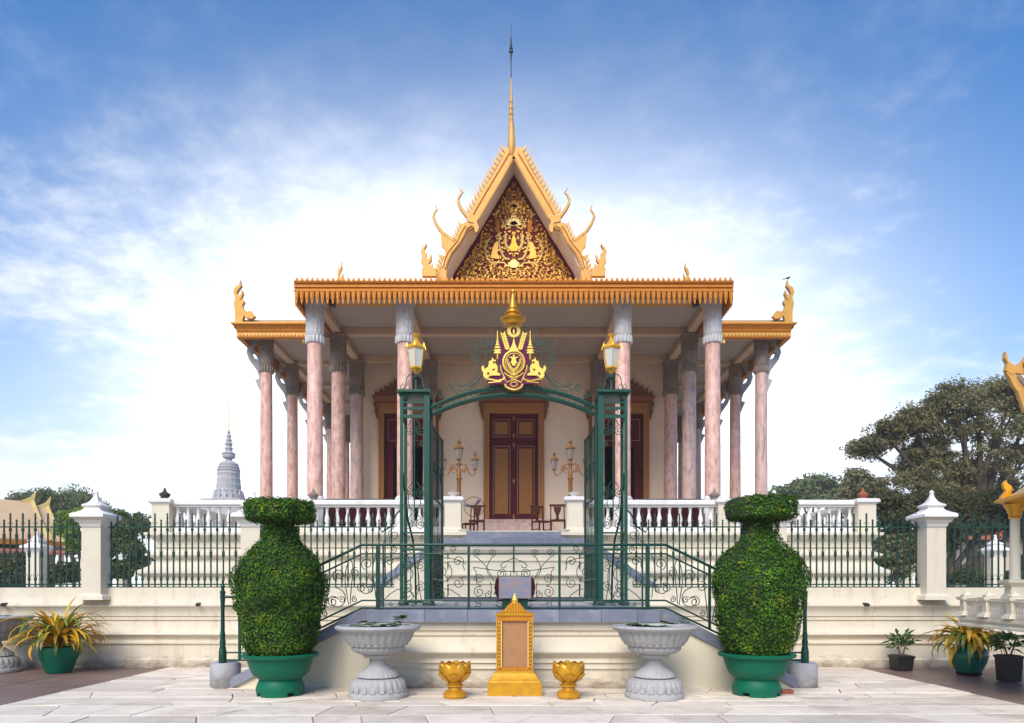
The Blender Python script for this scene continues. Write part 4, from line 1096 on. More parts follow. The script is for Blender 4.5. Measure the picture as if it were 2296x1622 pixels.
for s in (-1, 1):
    b = wall_run(YE1 + .16, 23.3, 0, FP, .16)
    b.v = [(s * (6.6 - y), x, z) for x, y, z in b.v]
    if s < 0: b.f = [tuple(reversed(f)) for f in b.f]
    sf = part('side_fascia', b, 'fascia_gold', hall)
    for i in range(20):
        Y = YE1 + .16 + i * .155
        part('pendant', pms, None, sf, at=(s * 6.6, Y, 10.44)); part('spike', sms, None, sf, at=(s * 6.6, Y, 10.75))
    # wing eaves
    FP2 = [(.0, 10.13), (.03, 10.14), (.03, 10.17), (.0, 10.18), (.0, 10.32), (.04, 10.34), (.05, 10.42), (.12, 10.50), (.18, 10.545), (.18, 10.57)]
    x0, x1 = sorted((s * 6.72, s * 9.5))
    wf = part('wing_fascia', run_x(x0, x1, 22.95, FP2, .15), 'fascia_gold', hall)
    n = 22
    for i in range(n):
        X = x0 + (x1 - x0) * (i + .5) / n
        part('scallop', MB().poly([(X - .062, .0 + 10.30)] + [(X + .062 * math.cos(PI + PI * k / 6), 10.24 + .07 * math.sin(PI + PI * k / 6)) for k in range(7)] + [(X + .062, 10.30)], 22.91, 22.949), 'roof_gold', wf, smooth=None)
    b = wall_run(23.11, 38, 0, FP2, .15); b.v = [(s * (9.5 - y), x, z) for x, y, z in b.v]
    if s < 0: b.f = [tuple(reversed(f)) for f in b.f]
    part('wing_fascia', b, 'fascia_gold', hall)
    part('wing_ceiling', MB().box(*sorted((s * 6.75, s * 9.36)), 23.11, 38, 10.548, 10.57), 'ceiling_paint', hall)
    for k in range(5):
        part('beam', MB().box(*sorted((s * 6.52, s * 9.3)), 23.68 + 2.8 * k, 23.92 + 2.8 * k, 10.40, 10.546), 'beam_paint', hall)
    part('beam', MB().box(*sorted((s * 8.67, s * 8.93)), 23.93, 26.47, 10.405, 10.546).box(*sorted((s * 8.67, s * 8.93)), 26.73, 29.27, 10.405, 10.546).box(*sorted((s * 8.67, s * 8.93)), 29.53, 32.07, 10.405, 10.546), 'beam_paint', hall)
    # wing roof
    r = MB().add([(s * 9.66, 22.80, 10.574), (s * 9.66, 38, 10.574), (s * 6.3, 38, 11.15), (s * 6.3, 24.4, 11.15), (s * 6.62, 22.80, 10.574),
                  (s * 9.66, 22.80, 10.62), (s * 9.66, 38, 10.62), (s * 6.3, 38, 11.25), (s * 6.3, 24.4, 11.25), (s * 6.62, 22.80, 10.66)],
                 [(0, 1, 2, 3, 4), (9, 8, 7, 6, 5), (0, 5, 6, 1), (1, 6, 7, 2), (2, 7, 8, 3), (3, 8, 9, 4), (4, 9, 5, 0)])
    part('wing_roof', r, 'roof_gold', hall, smooth=None)
# porch low hip roof
r = MB().add([(-6.55, YE1 + .1, 10.70), (6.55, YE1 + .1, 10.70), (6.55, 24.4, 10.85), (-6.55, 24.4, 10.85), (-3.1, 22.0, 11.3), (3.1, 22.0, 11.3), (3.1, 25, 11.5), (-3.1, 25, 11.5)],
             [(0, 1, 5, 4), (1, 2, 6, 5), (2, 3, 7, 6), (3, 0, 4, 7), (4, 5, 6, 7), (3, 2, 1, 0)])
part('porch_roof', r, 'roof_gold', hall, smooth=None)
r = MB().add([(-6.4, 24.4, 11.2), (6.4, 24.4, 11.2), (6.4, 38, 11.2), (-6.4, 38, 11.2), (-3.2, 26, 12.3), (3.2, 26, 12.3), (3.2, 36, 12.3), (-3.2, 36, 12.3)],
             [(0, 1, 5, 4), (1, 2, 6, 5), (2, 3, 7, 6), (3, 0, 4, 7), (4, 5, 6, 7), (3, 2, 1, 0)])
part('main_roof', r, 'roof_gold', hall, smooth=None)

# gable
YGB = 21.4
def B(x, y): return (ax(844.7 + x * .2708 , YGB), az(304 + y * .2708, YGB))
KB = .2708 * YGB / F
CXB = (1152 - 844.7) / .2708
def bl(pts, s): return [(s * (p[0]), p[1]) for p in (B(*q) for q in pts)]
up = [(CXB, 95), (1085, 95), (1062, 140), (1000, 262), (950, 345), (900, 428), (850, 512), (800, 600), (770, 650), (742, 690), (755, 712), (800, 722), (806, 760), (815, 805), (838, 790), (846, 755), (828, 720), (838, 690), (870, 630), (920, 545), (970, 460), (1020, 375), (1070, 285), (1120, 187), (CXB, 165)]
lo = [(712, 722), (755, 708), (800, 725), (806, 750), (785, 766), (752, 780), (728, 830), (700, 885), (625, 980), (596, 1040), (580, 1100), (572, 1200), (495, 1200), (520, 1120), (548, 1060), (560, 990), (600, 930), (650, 870), (680, 800)]
flame = [(385, 1200), (383, 1140), (398, 1112), (376, 1082), (384, 1040), (372, 1000), (386, 970), (412, 945), (409, 915), (424, 940), (404, 978), (410, 1008), (424, 1010), (420, 1055), (440, 1062), (448, 1040), (466, 1022), (462, 1066), (438, 1100), (456, 1112), (474, 1095), (476, 1140), (500, 1128), (500, 1200)]
def tooth(x, y, dx, dy, h, w):
    n = (dy, -dx)      # outward in picture coordinates is set by caller
    return None
for s in (-1, 1):
    s2 = s * -1
    S = lambda pts: [((p[0] if s < 0 else -p[0]), p[1]) for p in (B(*q) for q in pts)]
    bb = part('bargeboard', MB().poly(S(up), YGB, YGB + .16), 'barge_gold', hall, smooth=None)
    lb = part('bargeboard', MB().poly(S(lo), YGB + .03, YGB + .19), 'barge_gold', hall, smooth=None)
    part('flame_finial', MB().poly(S(flame), YGB - .3, YGB - .15), 'barge_gold', hall, smooth=None)
    part('naga_body', MB().poly(S([(528, 790), (560, 825), (640, 862), (655, 868), (610, 930), (568, 985), (556, 930), (535, 905), (530, 850)]), YGB + .05, YGB + .17), 'barge_gold', lb, smooth=None)
    # raised inner moulding along the boards
    part('moulding', MB().tube(xz(S([(1126, 200), (1075, 295), (1025, 385), (975, 470), (925, 555), (875, 640), (845, 692)]), YGB - .01), .03, 6), 'barge_gold', bb)
    part('moulding', MB().tube(xz(S([(790, 742), (745, 768), (718, 830), (690, 880), (615, 975), (586, 1040), (566, 1100)]), YGB + .01), .028, 6), 'barge_gold', lb)
    part('moulding', MB().tube(xz(S([(1098, 150), (1045, 238), (995, 322), (945, 405), (895, 490), (845, 575), (800, 655)]), YGB - .004), .022, 6), 'fascia_gold', bb)
    part('moulding', MB().tube(xz(S([(735, 745), (700, 800), (668, 868), (590, 965), (566, 1020), (545, 1090)]), YGB + .025), .02, 6), 'fascia_gold', lb)
    for pts in ([(770, 690), (735, 645), (700, 600), (678, 555), (673, 515), (690, 480), (711, 456), (697, 440), (688, 422)], [(640, 868), (585, 828), (530, 782), (490, 722), (466, 665), (474, 628), (497, 602), (490, 580), (481, 560)]):
        m = len(pts)
        part('naga_tail', MB().tube(xz(S(pts), YGB + .1), [KB * (16 * (1 - i / (m - .6)) + 3) for i in range(m)], 8), 'barge_gold', lb)
    def teeth(p0, p1, n, parent, h=72, w=34, Y=YGB + .05):
        for i in range(n):
            t = (i + .5) / n; x = p0[0] + (p1[0] - p0[0]) * t; y = p0[1] + (p1[1] - p0[1]) * t
            d = Vector((p1[0] - p0[0], p1[1] - p0[1])).normalized(); o = Vector((d.y, -d.x))
            if o.x > 0: o = -o
            b0 = Vector((x, y)) - d * w / 2 - o * 6; b1 = Vector((x, y)) + d * w / 2 - o * 6
            mdl = Vector((x, y)) + o * h * .45; tip = Vector((x, y)) + o * h * .55 - Vector((0, h * .55))
            part('flame_tooth', MB().poly(S([tuple(b0), tuple(b1), tuple(mdl + d * 6), tuple(tip), tuple(mdl - d * w * .45)]), Y, Y + .07), 'barge_gold', parent, smooth=None)
    teeth((1075, 95), (765, 645), 15, bb)
    teeth((715, 725), (655, 862), 4, lb); teeth((552, 985), (498, 1170), 5, lb)
    # roof slopes and pale soffit
    part('gable_roof', MB().poly(S([(CXB, 112), (780, 665), (790, 672), (CXB, 126)]), YGB + .165, 22.64), 'roof_gold', hall, smooth=None)
    part('gable_roof', MB().poly(S([(CXB, 112), (780, 665), (820, 700), (CXB, 172)]), 22.645, 35), 'roof_gold', hall, smooth=None)
    part('gable_roof', MB().poly(S([(735, 735), (512, 1200), (524, 1206), (750, 742)]), YGB + .195, 22.64), 'lilac', hall, smooth=None)
    part('gable_roof', MB().poly(S([(735, 735), (512, 1200), (560, 1230), (785, 760)]), 22.645, 35), 'roof_gold', hall, smooth=None)
    # pale soffit between the boards and the pediment
    rib = S([(CXB, 178), (1070, 292), (970, 467), (870, 638), (836, 700), (800, 764), (752, 788), (728, 836), (700, 890), (625, 985), (596, 1045), (580, 1105), (572, 1235)])
    za, zb_ = rib[0][1], rib[-1][1]
    vs = []
    for x, z in rib:
        zp = 11.35 + (z - zb_) / (za - zb_) * (15.44 - 11.35)
        sg_ = -1 if s < 0 else 1
        vs += [(x, YGB + .12, z), (sg_ * 2.065 * (15.44 - zp) / 3.45, 22.62, zp), (x + sg_ * .04, YGB + .12, z + .05), (sg_ * (2.065 * (15.44 - zp) / 3.45 + .06), 22.62, zp + .06)]
    fs = []
    for i in range(len(rib) - 1):
        o, q = i * 4, i * 4 + 4
        fs += [(o, o + 1, q + 1, q), (o + 2, q + 2, q + 3, o + 3), (o, q, q + 2, o + 2), (o + 1, o + 3, q + 3, q + 1)]
    part('soffit', MB().add(vs, fs), 'lilac', hall, smooth=60)
# chofa at the gable apex and the spire on the ridge
def SP(y): return 50.7 + y * .2083
yk = YGB + .05
part('apex_finial', MB().lathe([(r * .2083 * yk / F, az(SP(y), yk)) for r, y in [(6, 1470), (22, 1440), (38, 1390), (42, 1320), (38, 1260), (32, 1200), (29, 1140), (27, 1090), (12, 1082)]], 12, (ax(1147, yk), yk, 0)), 'barge_gold', hall)
YSP = 28.0
part('spire', MB().lathe([(r * .2083 * YSP / F, az(SP(y), YSP)) for r, y in [(60, 1700), (45, 1500), (34, 1300), (27, 1110), (22, 1075), (27, 1050), (22, 1040), (20, 1010), (28, 995), (21, 985), (19, 945), (26, 932), (18, 920), (17, 870), (22, 860), (16, 850), (14, 800), (17, 785), (12, 770), (10, 700), (7, 640), (6, 600)]], 10, (ax(1146, YSP), YSP, 0)), 'roof_gold', hall)
part('spire_tip', MB().lathe([(r * .2083 * YSP / F, az(SP(y), YSP)) for r, y in [(6, 600), (5, 430), (5, 415), (10, 405), (5, 392), (9, 370), (12, 345), (8, 338), (24, 322), (22, 304), (8, 296), (21, 282), (8, 272), (13, 250), (14, 235), (8, 228), (11, 205), (6, 198), (9, 170), (3, 150), (2.5, 60), (4, 25), (1, 10)]], 10, (ax(1146, YSP), YSP, 0)), 'dark_iron', hall)
# pediment with carved gold vines
YP = 22.5
hwb, zb0, zap = 2.74, 10.85, 15.44
def tri_hw(z): return 2.065 * (zap - z) / (zap - 11.99)
pd = part('pediment', MB().poly([(-tri_hw(10.9), 10.9), (tri_hw(10.9), 10.9), (0, zap)], YP, YP + .12), 'pediment_red', hall, smooth=None)
def ptube(pts, r, m='carving_gold', nm='carved_scroll'):
    return part(nm, MB().tube(xz(pts, YP - .015), r, 5), m, pd, smooth=60)
random.seed(21)
cells = []
tries = 0
while len(cells) < 70 and tries < 4000:
    tries += 1
    z = random.uniform(11.75, 15.0); r = random.uniform(.10, .165)
    x = random.uniform(.06, 2.2)
    if x + r * 1.15 > tri_hw(z) - .05 - r * .4: continue
    if x < r * .8: continue
    if abs(x) < .86 and 12.25 < z < 14.0: continue
    if any((x - a) ** 2 + (z - b) ** 2 < ((r + c) * .93) ** 2 for a, b, c in cells): continue
    cells.append((x, z, r))
def petal(x, z, a, L, W):
    d = (math.cos(a), math.sin(a)); n = (-d[1], d[0])
    return [(x, z), (x + d[0] * L * .35 + n[0] * W, z + d[1] * L * .35 + n[1] * W), (x + d[0] * L, z + d[1] * L), (x + d[0] * L * .35 - n[0] * W, z + d[1] * L * .35 - n[1] * W)]
leafy = MB()
for x, z, r in cells:
    a0 = random.uniform(0, 2 * PI); dd = random.choice((-1, 1)); 
    for s in (-1, 1):
        p = spiral(x, z, r * .85, a0, 1.5, dd); p = [(s * u, v) for u, v in p]
        ptube(p, r * .17)
        nl = 5
        for k in range(nl):
            a = a0 + dd * 2 * PI * k / nl
            q = petal(x + r * .75 * math.cos(a), z + r * .75 * math.sin(a), a + dd * .7, r * .62, r * .2)
            leafy.poly([(s * u, v) for u, v in q], YP - .04 - random.uniform(0, .012), YP - .002)
tries = 0; fill = []
while len(fill) < 330 and tries < 9000:
    tries += 1
    z = random.uniform(11.7, 15.25); x = random.uniform(0, 2.2)
    if x > tri_hw(z) - .12: continue
    if x < .80 and 12.3 < z < 13.95 and random.random() < .75: continue
    if any((x - a) ** 2 + (z - b) ** 2 < (c * .95) ** 2 for a, b, c in cells): continue
    if any((x - a) ** 2 + (z - b) ** 2 < .048 ** 2 for a, b in fill): continue
    fill.append((x, z)); a = random.uniform(0, 2 * PI)
    for s in (-1, 1):
        leafy.poly([(s * u, v) for u, v in petal(x, z, a, .10, .03)], YP - .035, YP - .002)
part('carved_leaves', leafy, 'carving_gold', pd, smooth=None, kind='stuff')
def PB(x, y): return (ax(844.7 + x * .2708, YP) , az(304 + y * .2708, YP))
def pb(pts, s): return [((p[0] if s < 0 else -p[0]), p[1]) for p in (PB(*q) for q in pts)]
for s in (-1, 1):
    ptube(pb([(935, 1055), (1055, 1058), (1068, 1085), (1135, 1088)], s), .035, 'pale_gold', 'carved_ledge')
    ptube(pb([(1068, 830), (1062, 880), (1075, 925), (1110, 948), (1135, 950)], s), .05, 'pale_gold', 'carved_arch')
    ptube(pb([(1020, 830), (1010, 900), (1035, 980), (1060, 1020), (1100, 1030)], s), .035, 'pale_gold', 'carved_scroll')
    ptube(pb([(930, 860), (900, 920), (905, 1000), (940, 1050)], s), .03, 'pale_gold', 'carved_scroll')
    ptube(pb([(1030, 690), (1050, 740), (1075, 775), (1110, 760)], s), .03, 'pale_gold', 'carved_scroll')
    ptube(pb([(1010, 620), (985, 660), (955, 655)], s), .028, 'pale_gold', 'carved_scroll')
    part('carved_panel', MB().poly(pb([(985, 700), (1018, 690), (1020, 800), (985, 805)], s), YP - .03, YP - .002), 'fascia_gold', pd, smooth=None)
    part('carved_lion', MB().poly(pb([(945, 1020), (955, 960), (975, 900), (1000, 880), (1005, 930), (1000, 980), (1015, 1030)], s), YP - .06, YP - .002), 'carving_gold', pd, smooth=None)
    for k in range(5):
        a = PI / 2 + (k - 2) * .5
    part('pediment_border', MB().poly([(s * (tri_hw(11) - .0), 11.0), (s * (tri_hw(11) - .09), 11.0), (0, zap - .15), (0, zap)], YP - .05, YP - .003), 'maroon', pd, smooth=None)
part('medallion', MB().lathe([(.02, 0), (.16, .0), (.14, .06), (.02, .08)], 14).mesh('medallion', 'carving_gold'), None, pd, at=None, local=True) if False else None
part('carved_figure', MB().poly([(-.11, 12.85), (.11, 12.85), (.14, 13.0), (.08, 13.12), (.05, 13.3), (0, 13.42), (-.05, 13.3), (-.08, 13.12), (-.14, 13.0)], YP - .07, YP - .002), 'bright_gold', pd, smooth=None)
for k in range(11):
    a = PI * (k + .5) / 11
    part('carved_ray', MB().poly(petal(0, 13.72, a, .34, .035), YP - .06, YP - .002), 'pale_gold', pd, smooth=None)
    part('carved_ray', MB().poly(petal(0, 14.3, a, .3, .035), YP - .05, YP - .002), 'carving_gold', pd, smooth=None)
part('carved_urn', MB().poly([(-.1, 12.3), (.1, 12.3), (.16, 12.42), (.08, 12.55), (-.08, 12.55), (-.16, 12.42)], YP - .06, YP - .002), 'pale_gold', pd, smooth=None)

# naga finials on the wing corners
NG = [(140, 497), (140, 400), (128, 335), (142, 290), (124, 240), (140, 200), (172, 180), (181, 140), (191, 188), (165, 222), (152, 250), (168, 272), (190, 250), (196, 222), (206, 250), (190, 292), (172, 312), (205, 298), (216, 322), (200, 350), (210, 380), (238, 402), (272, 394), (306, 440), (280, 462), (232, 456), (216, 432), (202, 470), (206, 497)]
def NZ(x, y, Y): return (ax(490 + x * .2708, Y), az(591.3 + y * .2708, Y))
for s in (-1, 1):
    p = [NZ(x, y, 23.0) for x, y in NG]
    p = [((a if s < 0 else -a), b) for a, b in p]
    part('naga_finial', MB().poly(p, 22.95, 23.10), 'roof_gold', hall, smooth=None)
    # smaller nagas rising behind the porch eave
    q = [((a - NZ(170, 497, 23)[0]) * .62, (b - NZ(170, 497, 23)[1]) * .85) for a, b in (NZ(x, y, 23.0) for x, y in NG)]
    X = ax(765, 23.6) if s < 0 else ax(1537, 23.6)
    part('naga_finial', MB().poly([(X + (a if s < 0 else -a), 11.45 + b * 1.25) for a, b in q], 23.5, 23.62), 'roof_gold', hall, smooth=None)
    # carved struts under the wing eaves
    BR = [(165, 622), (210, 660), (247, 690), (236, 740), (256, 800), (292, 850), (322, 890), (336, 930), (340, 958), (306, 968), (322, 1004), (352, 1072), (372, 1072), (372, 960), (362, 880), (352, 800), (335, 765), (318, 775), (330, 800), (296, 786), (278, 748), (300, 738), (284, 706), (312, 664), (320, 622)]
    p = [(ax(490 + x * .2708, 23.8), az(591.3 + y * .2708, 23.8)) for x, y in BR]
    p = [((a if s < 0 else -a), b) for a, b in p]
    me = MB().poly(p, -.06, .06).mesh('strut', 'urn_stone', None)
    for k in range(5):
        part('strut', me, None, hall, at=(0, 23.8 + 2.8 * k, 0))

# ---------------------------------------------------------------- things on the terrace
def lamp_lantern(parent, x, y, z, k, gold='old_gold'):
    l = part('lantern', MB().lathe([(.02 * k, z - .04 * k), (.05 * k, z), (.10 * k, z + .02 * k), (.09 * k, z + .03 * k)], 6, (x, y, 0), rot=PI / 6), gold, parent)
    part('pane', MB().lathe([(.085 * k, z + .031 * k), (.145 * k, z + .36 * k)], 6, (x, y, 0), rot=PI / 6), 'dim_glass', l, smooth=None)
    part('lantern_crown', MB().lathe([(.155 * k, z + .361 * k), (.19 * k, z + .40 * k), (.18 * k, z + .43 * k), (.10 * k, z + .49 * k), (.04 * k, z + .53 * k), (.03 * k, z + .57 * k), (.07 * k, z + .60 * k), (.08 * k, z + .64 * k), (.02 * k, z + .66 * k), (.03 * k, z + .70 * k), (.005 * k, z + .74 * k)], 6, (x, y, 0), rot=PI / 6), gold, l)
    for q in range(6):
        a = PI / 6 + q * PI / 3
        part('lantern_bar', MB().tube([(x + .092 * k * math.cos(a), y + .092 * k * math.sin(a), z + .03 * k), (x + .15 * k * math.cos(a), y + .15 * k * math.sin(a), z + .365 * k)], .009 * k, 4), gold, l)
def lamp_post(X, Y, label):
    t = thing('lamp_post', label, 'lamp post', (X, Y, ZF))
    za = az(1052, Y)
    part('pole', MB().lathe([(.14, 3.3), (.14, 3.5), (.08, 3.56), (.07, 4.1), (.085, 4.15), (.07, 4.2), (.065, za - .35), (.10, za - .30), (.06, za - .25), (.07, za - .1), (.045, za), (.05, za + .1), (.08, za + .16), (.03, za + .24), (.04, az(1033, Y))], 10, (X, Y, 0)), 'old_gold', t)
    lamp_lantern(t, X, Y, az(1032, Y), .9)
    for s in (-1, 1):
        xe = X + s * .50
        p = bez((X, za + .08), (X + s * .12, za + .25), (X + s * .26, za + .12), (X + s * .28, za - .02), 8) + bez((X + s * .28, za - .02), (X + s * .30, za - .22), (xe, za - .25), (xe, za - .06), 8)[1:]
        part('arm', MB().tube(xz(p, Y), .022, 6), 'old_gold', t)
        part('arm_scroll', MB().tube(xz(spiral(X + s * .15, za - .02, .10, PI / 2, 1.6, -s), Y), .018, 5), 'old_gold', t)
        lamp_lantern(t, xe, Y, za - .03, .78)
lamp_post(ax(1029, 20.7), 20.7, 'gold three-lantern lamp post on the terrace beside the standing fan')
lamp_post(ax(1279, 20.7), 20.7, 'gold three-lantern lamp post on the terrace beside the pair of chairs')

def chair(X, Y, rz, label):
    t = thing('chair', label, 'chair', (X, Y, ZF), 'wooden chairs on the temple porch')
    t.rotation_euler.z = rz
    w, d, h = .23, .22, .46
    for sx in (-1, 1):
        part('leg', MB().box(sx * w - .022, sx * w + .022, -d - .022, -d + .022, 0, h), 'wood', t, local=True)
        part('back_post', MB().tube([(sx * w, d, 0), (sx * w, d, h), (sx * (w - .01), d + .06, 1.02)], .026, 4), 'wood', t, local=True)
        part('stretcher', MB().box(sx * w - .012, sx * w + .012, -d + .024, d - .024, .2, .23), 'wood', t, local=True)
    part('seat', MB().ringsweep([(0, h), (.015, h + .01), (.015, h + .035), (0, h + .045)], -w - .02, w + .02, -d - .03, d - .03), 'wood', t, local=True)
    part('crest_rail', MB().poly([(-w - .03, .98), (w + .03, .98), (w + .05, 1.06), (0, 1.03 + .03), (-w - .05, 1.06)], d + .04, d + .075), 'wood', t, local=True)
    part('splat', MB().poly([(-.07, .52), (.07, .52), (.04, .62), (.05, .70), (.11, .84), (.13, .97), (-.13, .97), (-.11, .84), (-.05, .70), (-.04, .62)], d + .03, d + .05), 'wood', t, local=True)
    return t
chair(ax(1070, 22.4), 22.4, .0, 'dark wooden chair standing next to the standing fan')
chair(ax(1214, 22.6), 22.6, .55, 'dark wooden chair turned aside in front of the maroon door')
chair(ax(1251, 22.2), 22.2, 0, 'dark wooden chair with vase-shaped splat in front of the bare porch wall')
chair(ax(1053, 23.4), 23.4, -1.2, 'dark wooden chair half hidden behind the standing fan')
t = thing('standing_fan', 'black standing fan with round wire cage beside a wooden chair', 'fan', (ax(1063, 22.9), 22.9, ZF))
fx, fz = 0, az(1137, 22.9) - ZF
part('fan_base', MB().lathe([(.22, 0), (.22, .03), (.05, .06), (.03, .08)], 16), 'bar_black', t, local=True)
part('pole', MB().lathe([(.022, .07), (.022, fz - .05)], 8, (0, .06, 0)), 'bar_black', t, local=True)
part('motor', MB().tube([(0, -.02, fz), (0, .16, fz)], [.07, .06], 10), 'bar_black', t, local=True)
cg = part('cage', MB().tube([(.34 * math.cos(a * PI / 14), -.03, fz + .34 * math.sin(a * PI / 14)) for a in range(28)], .012, 5, closed=True), 'bar_black', t, local=True)
for k in range(16):
    a = PI * 2 * k / 16
    part('cage_wire', MB().tube([(.05 * math.cos(a), -.09, fz + .05 * math.sin(a)), (.25 * math.cos(a), -.085, fz + .25 * math.sin(a)), (.34 * math.cos(a), -.03, fz + .34 * math.sin(a))], .004, 3), 'bar_black', cg, local=True)
for k in range(3):
    a = k * 2 * PI / 3 + .9
    o = [(.03 * math.cos(a - .5), fz + .03 * math.sin(a - .5)), (.29 * math.cos(a - .28), fz + .29 * math.sin(a - .28)), (.31 * math.cos(a), fz + .31 * math.sin(a)), (.27 * math.cos(a + .2), fz + .27 * math.sin(a + .2)), (.03 * math.cos(a + .5), fz + .03 * math.sin(a + .5))]
    part('blade', MB().poly(o, -.045, -.035), 'dark_slab', t, local=True)

# ---------------------------------------------------------------- foreground: topiaries, urns, lotus bowls, gold tablet
from mathutils import noise as noise3
def prof_r(prof, y):
    for (y0, r0), (y1, r1) in zip(prof[:-1], prof[1:]):
        if y0 >= y >= y1: return r0 + (r1 - r0) * (y0 - y) / max(1e-6, y0 - y1)
    return 0
def topiary(X, Y, k, lean, label, top):
    t = thing('potted_topiary', label, 'topiary', (X, Y, 0))
    z = lambda y: (1558 - y) * k
    pot = [(52, 1549), (54, 1541), (50, 1530), (48, 1525), (46, 1522), (60, 1511), (66, 1500), (71, 1485), (73, 1475), (84, 1472), (86, 1467), (82, 1464), (72, 1466), (66, 1478)]
    p = part('pot', MB().lathe([(r * k, z(y)) for r, y in [(q[0] * .97, q[1]) for q in pot]], 48), 'pot_green', t, local=True, smooth=50)
    for q in range(4):
        a = PI / 4 + q * PI / 2 + PI / 4
        b = MB()
        w = .62
        pts = [(r * k, aa) for r in (54,) for aa in (a - w, a + w)]
        vs = []; n = 10
        for i in range(n + 1):
            aa = a - w + 2 * w * i / n
            c_, s_ = math.cos(aa), math.sin(aa)
            inr = 10 if (i < 2 or i > n - 2) else 0
            vs += [(50 * k * c_, 50 * k * s_, 0), (52 * k * c_, 52 * k * s_, z(1545)), (44 * k * c_, 44 * k * s_, z(1545)), (44 * k * c_, 44 * k * s_, 0)]
        fs = []
        for i in range(n):
            for j in range(4):
                fs.append((i * 4 + j, (i + 1) * 4 + j, (i + 1) * 4 + (j + 1) % 4, i * 4 + (j + 1) % 4))
        fs += [(3, 2, 1, 0), (n * 4, n * 4 + 1, n * 4 + 2, n * 4 + 3)]
        b.add(vs, fs); part('pot_foot', b, 'pot_green', p, local=True)
    part('soil', MB().lathe([(68 * k, z(1476)), (40 * k, z(1471)), (2 * k, z(1470))], 24), 'soil', t, local=True)
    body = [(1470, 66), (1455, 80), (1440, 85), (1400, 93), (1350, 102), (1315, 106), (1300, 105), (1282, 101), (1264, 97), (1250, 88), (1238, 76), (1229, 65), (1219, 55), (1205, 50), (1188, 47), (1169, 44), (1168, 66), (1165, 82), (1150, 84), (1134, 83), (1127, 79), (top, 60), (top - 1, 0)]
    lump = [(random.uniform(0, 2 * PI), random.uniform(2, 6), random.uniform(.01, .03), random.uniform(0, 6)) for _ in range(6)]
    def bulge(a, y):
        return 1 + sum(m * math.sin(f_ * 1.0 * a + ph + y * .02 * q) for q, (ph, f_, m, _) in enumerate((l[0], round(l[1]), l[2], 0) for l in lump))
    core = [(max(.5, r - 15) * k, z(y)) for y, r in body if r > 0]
    part('inner_core', MB().lathe(core, 24, mod=lambda a, kk, zz: bulge(a, 1558 - zz / k)), 'topiary_core', t, local=True)  # dark solid core added behind the leaves to close the gaps
    pts, nrm = [], []
    segs = list(zip(body[:-1], body[1:]))
    wts = [math.hypot(a[0] - b[0], a[1] - b[1]) * (a[1] + b[1] + 4) for a, b in segs]
    NL = 27000
    choice = random.choices(range(len(segs)), wts, k=NL)
    for ci in choice:
        (y0, r0), (y1, r1) = segs[ci]
        if abs(y0 - y1) < 2.1 and (r0 + r1) > 0:
            tt = math.sqrt(random.random()); 
            rr = r1 + (r0 - r1) * tt if r0 > r1 else r0 + (r1 - r0) * tt
            y = y0 + (y1 - y0) * random.random()
        else:
            tt = random.random(); rr = r0 + (r1 - r0) * tt; y = y0 + (y1 - y0) * tt
        a = random.uniform(0, 2 * PI)
        d = random.gauss(0, 2.0) - (abs(random.gauss(0, 6)) if random.random() < .35 else 0)
        if random.random() < .02: d += random.uniform(2, 8)
        ny = (r0 - r1); nr = (y0 - y1)
        d += 4.0 * noise3.noise(Vector((math.cos(a) * rr * .05, math.sin(a) * rr * .05, y * .05 + X * 3)))  + 2.0 * noise3.noise(Vector((math.cos(a) * rr * .13, math.sin(a) * rr * .13, y * .13 + X)))
        L = math.hypot(ny, nr) + 1e-6; ny /= L; nr /= L
        R = (max(0, rr - 9 if rr > 60 or y < 1168 else rr - 9.5) * bulge(a, y) + d * nr) * k
        pts.append((R * math.cos(a) + lean * (1467 - y) * k, R * math.sin(a), z(y) + d * ny * k))
        nrm.append((math.cos(a) * nr, math.sin(a) * nr, ny + .35))
    part('foliage', leaf_mesh('foliage', pts, nrm, .0185, 'topiary_leaf', .55, .45), None, t, local=True)
    return t
topiary(ax(629, 9.53), 9.53, 9.53 / F, .0, 'vase-shaped clipped topiary in a green pot, beside the stair foot facing the orange-leaved plant', 1125)
topiary(ax(1696, 9.53), 9.53, 9.53 / F * 1.01, .03, 'vase-shaped clipped topiary in a green pot with a broken brick at its foot', 1122)
b = MB().box(-.09, .09, -.045, .045, 0, .055)
solo('brick', b.rotz(.2), 'brick_red', 'broken red brick lying beside a green pot on the paving', 'brick', loc=(ax(1764, 9.6), 9.62, .003))

